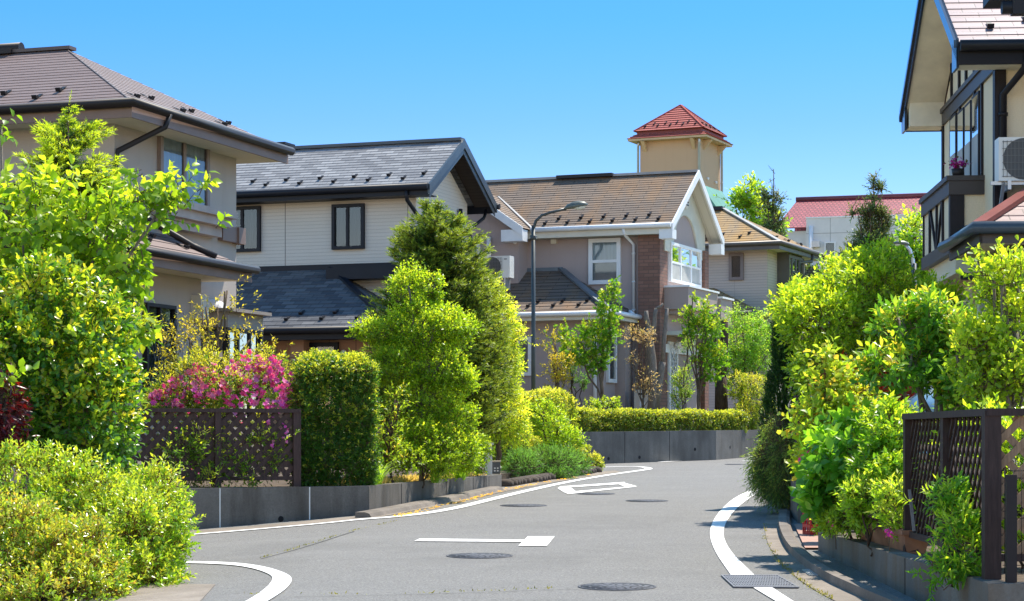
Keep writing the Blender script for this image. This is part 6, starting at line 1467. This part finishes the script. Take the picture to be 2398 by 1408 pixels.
plant('hanging_juniper', 'weeping juniper spilling over the dark wall onto the road edge', 'shrub', ground_at(1845, 24.6, .96), [(1820, 1030, 24.8, 38, 40, .3), (1808, 1075, 24.6, 45, 40, .28), (1835, 1085, 24.5, 42, 55, .28), (1800, 1115, 24.6, 38, 38, .22), (1840, 1130, 24.4, 32, 45, .22), (1815, 1140, 24.5, 34, 32, .2)],
      2600, 14, .034, .009, G_JUD, BARKD, .03, part='foliage', trunkname='stem', L=.32, up=-1.1, inner=.25, gap=.1, newtop=.5, tmpl='N', tilt=30, spread=.35, lump=.2)
# dark timber post with cap on the wall end
e = empty('fence_post', ground_at(1878, 23.0, .98)); tag(e, 'tall dark brown fence post with a cap beside the cypress', 'post')
zt = at(1878, 926, 23).z - .98; mb = MB(); mb.box(-.07, .07, -.06, .06, 0, zt - .04); mb.box(-.035, -.028, -.066, -.06, 0, zt - .05); mb.box(.028, .035, -.066, -.06, 0, zt - .05); mb.build('shaft', WOODD, e, bevel=.005)
mb = MB(); mb.box(-.085, .085, -.075, .075, zt - .04, zt); mb.build('cap', WOODD, e, bevel=.005)
plant('climbing_shrub', 'arching shrub with orange and yellow young leaves beside the driveway', 'shrub', ground_at(1950, 18.3, .615), [(1950, 930, 18.3, 45, 55, .25), (1905, 1010, 18.2, 30, 35, .2), (1910, 1090, 18.2, 32, 45, .2), (1975, 1000, 18.2, 45, 60, .25), (1940, 880, 18.4, 20, 40, .15), (2010, 930, 18.2, 40, 40, .2)],
      520, 7, .065, .04, G_ORA, BARK, .015, part='foliage', trunkname='stem', L=.24, up=.35, inner=.35, gap=.25, newtop=.5, tmpl='B', droop=.18, ntg=12)
plant('hydrangea', 'hydrangea bush with broad bright green leaves in the planter by the driveway', 'shrub', ground_at(1985, 17.3, .615), [(1985, 1090, 17.2, 60, 75, .3), (1950, 1150, 17.1, 45, 50, .25), (2050, 1100, 17, 55, 60, .25), (2020, 1030, 17.3, 50, 45, .25)],
      240, 7, .105, .062, G_HYD, BARKD, .015, part='foliage', trunkname='stem', L=.15, up=.5, inner=.3, gap=.15, tmpl='B', tilt=68, newtop=.4)
plant('leafy_shrub', 'dense small leaved green shrub behind the planter wall left of the dark fence', 'shrub', ground_at(2060, 16.6, .615), [(2080, 1030, 16.6, 60, 80, .3), (2060, 1130, 16.4, 70, 75, .3), (2110, 1015, 16.7, 35, 40, .2)], 900, 7, .055, .022, LM('mid_shrub', [(.07, .18, .014), (.12, .25, .018)], [(.22, .34, .025), (.27, .36, .03)], rough=.32), BARKD, .015, part='foliage', trunkname='stem', L=.14, up=.4)
plant('flower_bed', 'pale yellow green bedding plants along the planter wall top', 'plants', ground_at(2040, 15.9, .615), [(1960, 1195, 17.4, 45, 45, .18), (2040, 1170, 16.1, 65, 60, .14), (2100, 1190, 15.6, 50, 70, .14), (1935, 1215, 18, 30, 30, .15), (2000, 1210, 16.8, 50, 35, .14)], 1300, 7, .05, .017, LM('bedding', [(.13, .26, .02), (.20, .31, .03)], [(.26, .36, .04), (.32, .38, .06)]), BARKD, .008, part='foliage', trunkname='stem', L=.13, up=.7)
VIO = m_leaf('violet_petal', [(.42, .03, .34), (.5, .05, .4)], .35)
def small_flower(px, py, d, label, n=16, r=.03):
    p = at(px, py, d); e = empty('flower', p); tag(e, label, 'flower'); o = Leaves(); D = rng.normal(size=(n, 3)); o.add(rng.normal(0, r * .4, (n, 3)), D, rng.normal(size=(n, 3)), r, r * .8, 'A'); o.build('petals', [VIO], e)
    mb = MB(); mb.tube([(0, 0, -.02), (.01, .03, -.14), (.02, .06, -.24)], .004, 5); mb.build('stalk', TW, e)
small_flower(1955, 1220, 17.1, 'violet flower at the left end of the planter bed', 26, .05)
small_flower(2082, 1247, 15.4, 'pink flower above the terracotta troughs'); small_flower(1887, 1073, 18.1, 'purple blooms among the orange tipped leaves near the dark post', 30, .055)
# terracotta troughs in a row on the planter edge
TERR = m_plain('terracotta', (.26, .13, .075), .85, 0, .2, 8, .3, 60)
for i, lab in enumerate(('farthest terracotta trough on the planter wall, next to the violet flower', 'middle terracotta trough in the row on the planter wall', 'nearest terracotta trough in the row, beside the dark lattice fence')):
    p = Vector((3.02, 17.0 - i * .68, .615)); e = empty('planter_trough', p, .03); tag(e, lab, 'planter', 'terracotta troughs along the planter wall')
    mb = MB(); b, t = [(-.07, -.28, 0), (.07, -.28, 0), (.07, .28, 0), (-.07, .28, 0)], [(-.1, -.31, .15), (.1, -.31, .15), (.1, .31, .15), (-.1, .31, .15)]; mb.prism([Vector(x) for x in b], [Vector(x) for x in t]); mb.build('body', TERR, e, bevel=.006)
    mb = MB(); mb.box(-.115, .115, -.325, -.295, .14, .175); mb.box(-.115, .115, .295, .325, .14, .175); mb.box(-.115, -.085, -.295, .295, .14, .175); mb.box(.085, .115, -.295, .295, .14, .175); mb.build('rim', TERR, e)
    mb = MB(); mb.box(-.085, .085, -.295, .295, .15, .156); mb.build('soil', SOIL, e)
# red crate on the driveway edge
p = gr(1910, 1256); p.z += .02; e = empty('plastic_crate', p, .25); tag(e, 'red plastic crate standing on the driveway beside the planter wall', 'crate'); REDP = m_plain('red_plastic', (.50, .015, .025), .3, 0, .1)
mb = MB(); s, hh = .1, .22
for z in (0, .07, .14, .2): 
    mb.box(-s, s, -s, -s + .01, z, z + .03); mb.box(-s, s, s - .01, s, z, z + .03); mb.box(-s, -s + .01, -s + .01, s - .01, z, z + .03); mb.box(s - .01, s, -s + .01, s - .01, z, z + .03)
for x in (-s, -.03, .04, s - .012): mb.box(x, x + .012, -s - .002, -s + .012, 0, hh); mb.box(x, x + .012, s - .012, s + .002, 0, hh)
for y in (-.03, .04): mb.box(-s - .002, -s + .012, y, y + .012, 0, hh)
mb.box(-s + .01, s - .01, -s + .01, s - .01, .002, .012); mb.build('body', REDP, e)
plant('potted_plant', 'small plant growing out of the red crate', 'plant', p + Vector((0, 0, .08)), [(1912, 1195, p.y, 22, 25, .1)], 60, 7, .05, .02, G_ORA, BARKD, .006, part='foliage', trunkname='stem', L=.1)

# right hand lattice fence: one run along the planter, one facing the camera
zt = at(2325, 957, 12.45).z
lattice_fence('lattice_fence', 'dark stained lattice fence running along the planter wall on the right', Vector((2.995, 15.4, 0)), Vector((2.93, 12.5, 0)), .74, zt, [(0, .09), (.52, .09), (.985, .03)], .14, .026, WOODD, WOODD, .63, .1)
FR = lattice_fence('lattice_fence', 'weathered brown lattice panel facing the camera at the right edge', Vector((2.905, 12.42, 0)), Vector((5.2, 12.36, 0)), .74, zt, [(0, .10), (.75, .09), (1, .09)], .155, .044, WOODD, WOODB, .63, .1)
mb = MB(); mb.bar((0.04, -3.0, .35 + .0), (.02, -2.9, .03), .03, .012)
e = empty('broken_lath', (2.93, 15.05, .80)); tag(e, 'pale broken lath leaning at the foot of the dark lattice fence', 'lath'); mb = MB(); mb.bar((0, .06, .3), (.01, -.06, 0), .022, .008); mb.build('lath', m_wood('grey_lath', (.22, .20, .19), (9, 9, 1)), e)
# wire mesh fence in front of it
e = empty('wire_fence', (3.0, 12.15, .63)); tag(e, 'thin wire mesh fence with a dark steel post in front of the weathered lattice', 'fence')
mb = MB(); xs = [.0 + i * .05 for i in range(34)]; ztw = at(2360, 1100, 12.15).z - .63
for x in xs: mb.tube([(x - .08, 0, .05), (x - .08, 0, ztw)], .0022, 4)
for z in (.06, .1, .38, .42, .66, ztw - .05): mb.tube([(-.09, 0.006, z), (1.6, .006, z)], .0028, 4)
mb.build('mesh', BLACKM, e)
px = ground_at(2368, 12.12, 0).x - 3.0; mb = MB(); mb.box(px - .03, px + .03, -.05, -.005, 0, at(2368, 1112, 12.12).z - .63); mb.build('post', DKT, e, bevel=.004)
plant('azalea_shrub', 'green azalea hanging over the planter wall at the fence corner', 'shrub', ground_at(2230, 12.9, .6), [(2240, 1235, 13, 55, 55, .18), (2215, 1170, 13.2, 40, 45, .14), (2260, 1300, 12.8, 55, 50, .16), (2215, 1340, 12.7, 28, 40, .1), (2240, 1180, 13.2, 45, 30, .14)],
      360, 8, .056, .017, LM('corner_azalea', [(.06, .17, .014), (.10, .23, .018)], [(.20, .32, .022), (.27, .37, .03)]), BARKD, .012, part='foliage', trunkname='stem', L=.11, up=.4, inner=.35, gap=.15, tilt=62)
plant('azalea_shrub', 'sunlit green shrub seen through the weathered lattice at the right edge', 'shrub', ground_at(2390, 13.6, .615), [(2380, 1080, 13.7, 70, 80, .3), (2440, 1120, 13.7, 60, 100, .3), (2370, 1190, 13.6, 60, 70, .3)], 420, 7, .06, .024, G_BRI, BARKD, .012, part='foliage', trunkname='stem', L=.14)
plant('leafy_shrub', 'shaded green shrub behind the dark lattice fence on the right', 'shrub', ground_at(2230, 14.6, .615), [(2200, 1090, 15.2, 45, 80, .25), (2275, 1080, 14.4, 60, 90, .25), (2300, 1000, 14.3, 50, 60, .22), (2180, 1180, 15.3, 40, 60, .2)], 420, 7, .06, .024, G_BRI, BARKD, .012, part='foliage', trunkname='stem', L=.14)
plant('leafy_shrub', 'low green foliage under the bright tree between fence and ochre house', 'shrub', ground_at(2290, 18, .615), [(2290, 960, 18, 90, 50, .5), (2390, 970, 18, 80, 60, .5)], 620, 7, .07, .03, G_PHO, BARKD, .02, part='foliage', trunkname='stem', L=.16)

# ---------------------------------------------------------------- parked car behind the shrubs
e = empty('parked_car', (4.5, 20.1, gz(4, 20.1) + .03), R(190)); tag(e, 'silver grey car parked in the driveway, mostly hidden behind the right shrubs', 'car')
PAINTC = m_plain('silver_car_paint', (.42, .43, .45), .25, .5, .02); 
def loft(secs, name, mat):
    mb = MB(); n = len(secs[0]); b = 0
    for s in secs: mb.v += [tuple(p) for p in s]
    for i in range(len(secs) - 1):
        for k in range(n): mb.f.append((i * n + k, i * n + (k + 1) % n, (i + 1) * n + (k + 1) % n, (i + 1) * n + k)); mb.mi.append(0); mb.sm.append(True); mb.uv.append([(0, 0)] * 4)
    for i in (0, len(secs) - 1): mb.f.append(tuple(i * n + k for k in range(n))[::1 if i else -1]); mb.mi.append(0); mb.sm.append(False); mb.uv.append([(0, 0)] * n)
    return mb.build(name, mat, e)
def csec(y, w, z0, z1, t=.8): return [Vector(q) for q in ((-w, y, z0), (-w, y, z0 + (z1 - z0) * .5), (-w * .96, y, z0 + (z1 - z0) * .85), (-w * t, y, z1), (w * t, y, z1), (w * .96, y, z0 + (z1 - z0) * .85), (w, y, z0 + (z1 - z0) * .5), (w, y, z0))]
loft([csec(y, w, z0, z1, .85) for y, w, z0, z1 in ((-1.9, .6, .3, .6), (-1.75, .72, .22, .72), (-1.0, .76, .2, .86), (-.4, .77, .2, .92), (1.4, .77, .2, .95), (1.75, .74, .24, .9), (1.85, .68, .3, .8))], 'body', PAINTC)
loft([csec(y, w, z0, z1, t) for y, w, z0, z1, t in ((-.78, .70, .86, .9, .95), (-.2, .68, .9, 1.36, .82), (.2, .68, .9, 1.45, .82), (1.1, .68, .9, 1.42, .82), (1.62, .66, .9, 1.0, .9))], 'cabin', PAINTC)
CGL = m_plain('car_glass', (.02, .025, .03), .08, 0, .02, spec=.9)
mb = MB(); mb.face([(-.62, -.78 - .015, .93), (.62, -.78 - .015, .93), (.54, -.235, 1.33), (-.54, -.235, 1.33)]); mb.build('windscreen', CGL, e)
mb = MB()
for s in (-1, 1):
    q = [(s * .69, -.5, .97), (s * .69, 1.4, .97), (s * .605, 1.1, 1.33), (s * .60, -.12, 1.33)]; mb.face(q if s > 0 else q[::-1])
mb.build('side_window', CGL, e)
for sx in (-1, 1):
    for y in (-1.2, 1.2):
        mb = MB(); mb.tube([(sx * .62, y, .29), (sx * .78, y, .29)], .29, 20); w = mb.build('wheel', DARK, e); mb = MB(); mb.tube([(sx * .775, y, .29), (sx * .787, y, .29)], .18, 16); mb.build('rim', GALV, w)
    mb = MB(); mb.lathe([(0, .03), (.1, .02), (.12, 0)], n=12, sx=1.2, sy=.7); mb.v = [(sx * .52 + x, -1.84 - z, .62 + y) for x, y, z in mb.v]; mb.build('headlight', GLASS2, e)
    mb = MB(); mb.lathe([(0, -.06), (.09, 0), (0, .06)], (sx * .86, -.55, 1.0), 10); mb.build('mirror', PAINTC, e)

# ---------------------------------------------------------------- light, sky, camera
SUN_AZ, SUN_EL = R(44), R(60.5)
w = bpy.data.worlds.new('World'); SC.world = w; w.use_nodes = True
nt = w.node_tree; bg = nt.nodes['Background']; sk = nt.nodes.new('ShaderNodeTexSky'); sk.sky_type = 'NISHITA'; sk.sun_disc = False
sk.sun_elevation = SUN_EL; sk.sun_rotation = SUN_AZ; sk.air_density = 1.0; sk.dust_density = .2; sk.ozone_density = 4.0; sk.altitude = 300
hs = nt.nodes.new('ShaderNodeHueSaturation'); hs.inputs['Saturation'].default_value = 1.3; nt.links.new(sk.outputs[0], hs.inputs['Color'])
# deep blue near the horizon; higher sky boosted as added warm fill light
tc = nt.nodes.new('ShaderNodeTexCoord'); sp = nt.nodes.new('ShaderNodeSeparateXYZ'); nt.links.new(tc.outputs['Generated'], sp.inputs[0])
rp = nt.nodes.new('ShaderNodeValToRGB'); nt.links.new(sp.outputs[2], rp.inputs[0]); e = rp.color_ramp.elements
e[0].position = .0; e[0].color = (.60, .60, .62, 1); e[1].position = 1.0; e[1].color = (.9, .85, .8, 1)
for pz, c in ((.10, (.60, .575, .68)), (.15, (.475, .535, .72)), (.20, (.37, .56, .74)), (.26, (.40, .585, .76)), (.35, (3.8, 2.3, 1.5)), (.55, (3.6, 2.1, 1.35)), (.8, (1.2, 1.0, .85))):
    q = e.new(pz); q.color = (*c, 1)
mx = nt.nodes.new('ShaderNodeMix'); mx.data_type = 'RGBA'; mx.blend_type = 'MULTIPLY'; mx.inputs[0].default_value = 1
# warm glow added to the sky behind the camera to brighten camera-facing walls
rb = nt.nodes.new('ShaderNodeValToRGB'); nt.links.new(sp.outputs[2], rb.inputs[0]); e = rb.color_ramp.elements
e[0].position = .0; e[0].color = (1.85, 1.18, .93, 1); e[1].position = 1.0; e[1].color = (.7, .68, .66, 1)
for pz, c in ((.35, (2.9, 1.72, 1.25)), (.55, (2.6, 1.6, 1.2)), (.8, (.9, .8, .75))):
    q = e.new(pz); q.color = (*c, 1)
mr = nt.nodes.new('ShaderNodeMapRange'); nt.links.new(sp.outputs[1], mr.inputs[0]); mr.inputs[1].default_value = .45; mr.inputs[2].default_value = -.25; mr.interpolation_type = 'SMOOTHSTEP'
mz = nt.nodes.new('ShaderNodeMix'); mz.data_type = 'RGBA'; nt.links.new(mr.outputs[0], mz.inputs[0]); nt.links.new(rp.outputs[0], mz.inputs[6]); nt.links.new(rb.outputs[0], mz.inputs[7])
nt.links.new(hs.outputs[0], mx.inputs[6]); nt.links.new(mz.outputs[2], mx.inputs[7]); nt.links.new(mx.outputs[2], bg.inputs[0]); bg.inputs[1].default_value = .14
ld = bpy.data.lights.new('sun', 'SUN'); ld.energy = 4.3; ld.angle = R(.5); ld.color = (1, .93, .81)
sun = bpy.data.objects.new('sun', ld); COL.objects.link(sun)
sv = Vector((math.sin(SUN_AZ) * math.cos(SUN_EL), math.cos(SUN_AZ) * math.cos(SUN_EL), math.sin(SUN_EL)))
sun.rotation_euler = (-sv).to_track_quat('-Z', 'Y').to_euler(); sun.location = (0, 0, 40)
cd = bpy.data.cameras.new('camera'); cam = bpy.data.objects.new('camera', cd); COL.objects.link(cam)
cam.location = (0, 0, EYE); cam.rotation_euler = (R(90), 0, 0); cd.sensor_width = 36; cd.lens = F / 2398 * 36; cd.shift_y = (HY - 704) / 2398; cd.clip_start = .1; cd.clip_end = 5000
SC.camera = cam
SC.view_settings.view_transform = 'Standard'; SC.view_settings.look = 'None'; SC.view_settings.gamma = 1; SC.view_settings.exposure = 1.0
try:
    SC.cycles.max_bounces = 8; SC.cycles.diffuse_bounces = 3; SC.cycles.transmission_bounces = 4; SC.cycles.transparent_max_bounces = 12
except Exception: pass
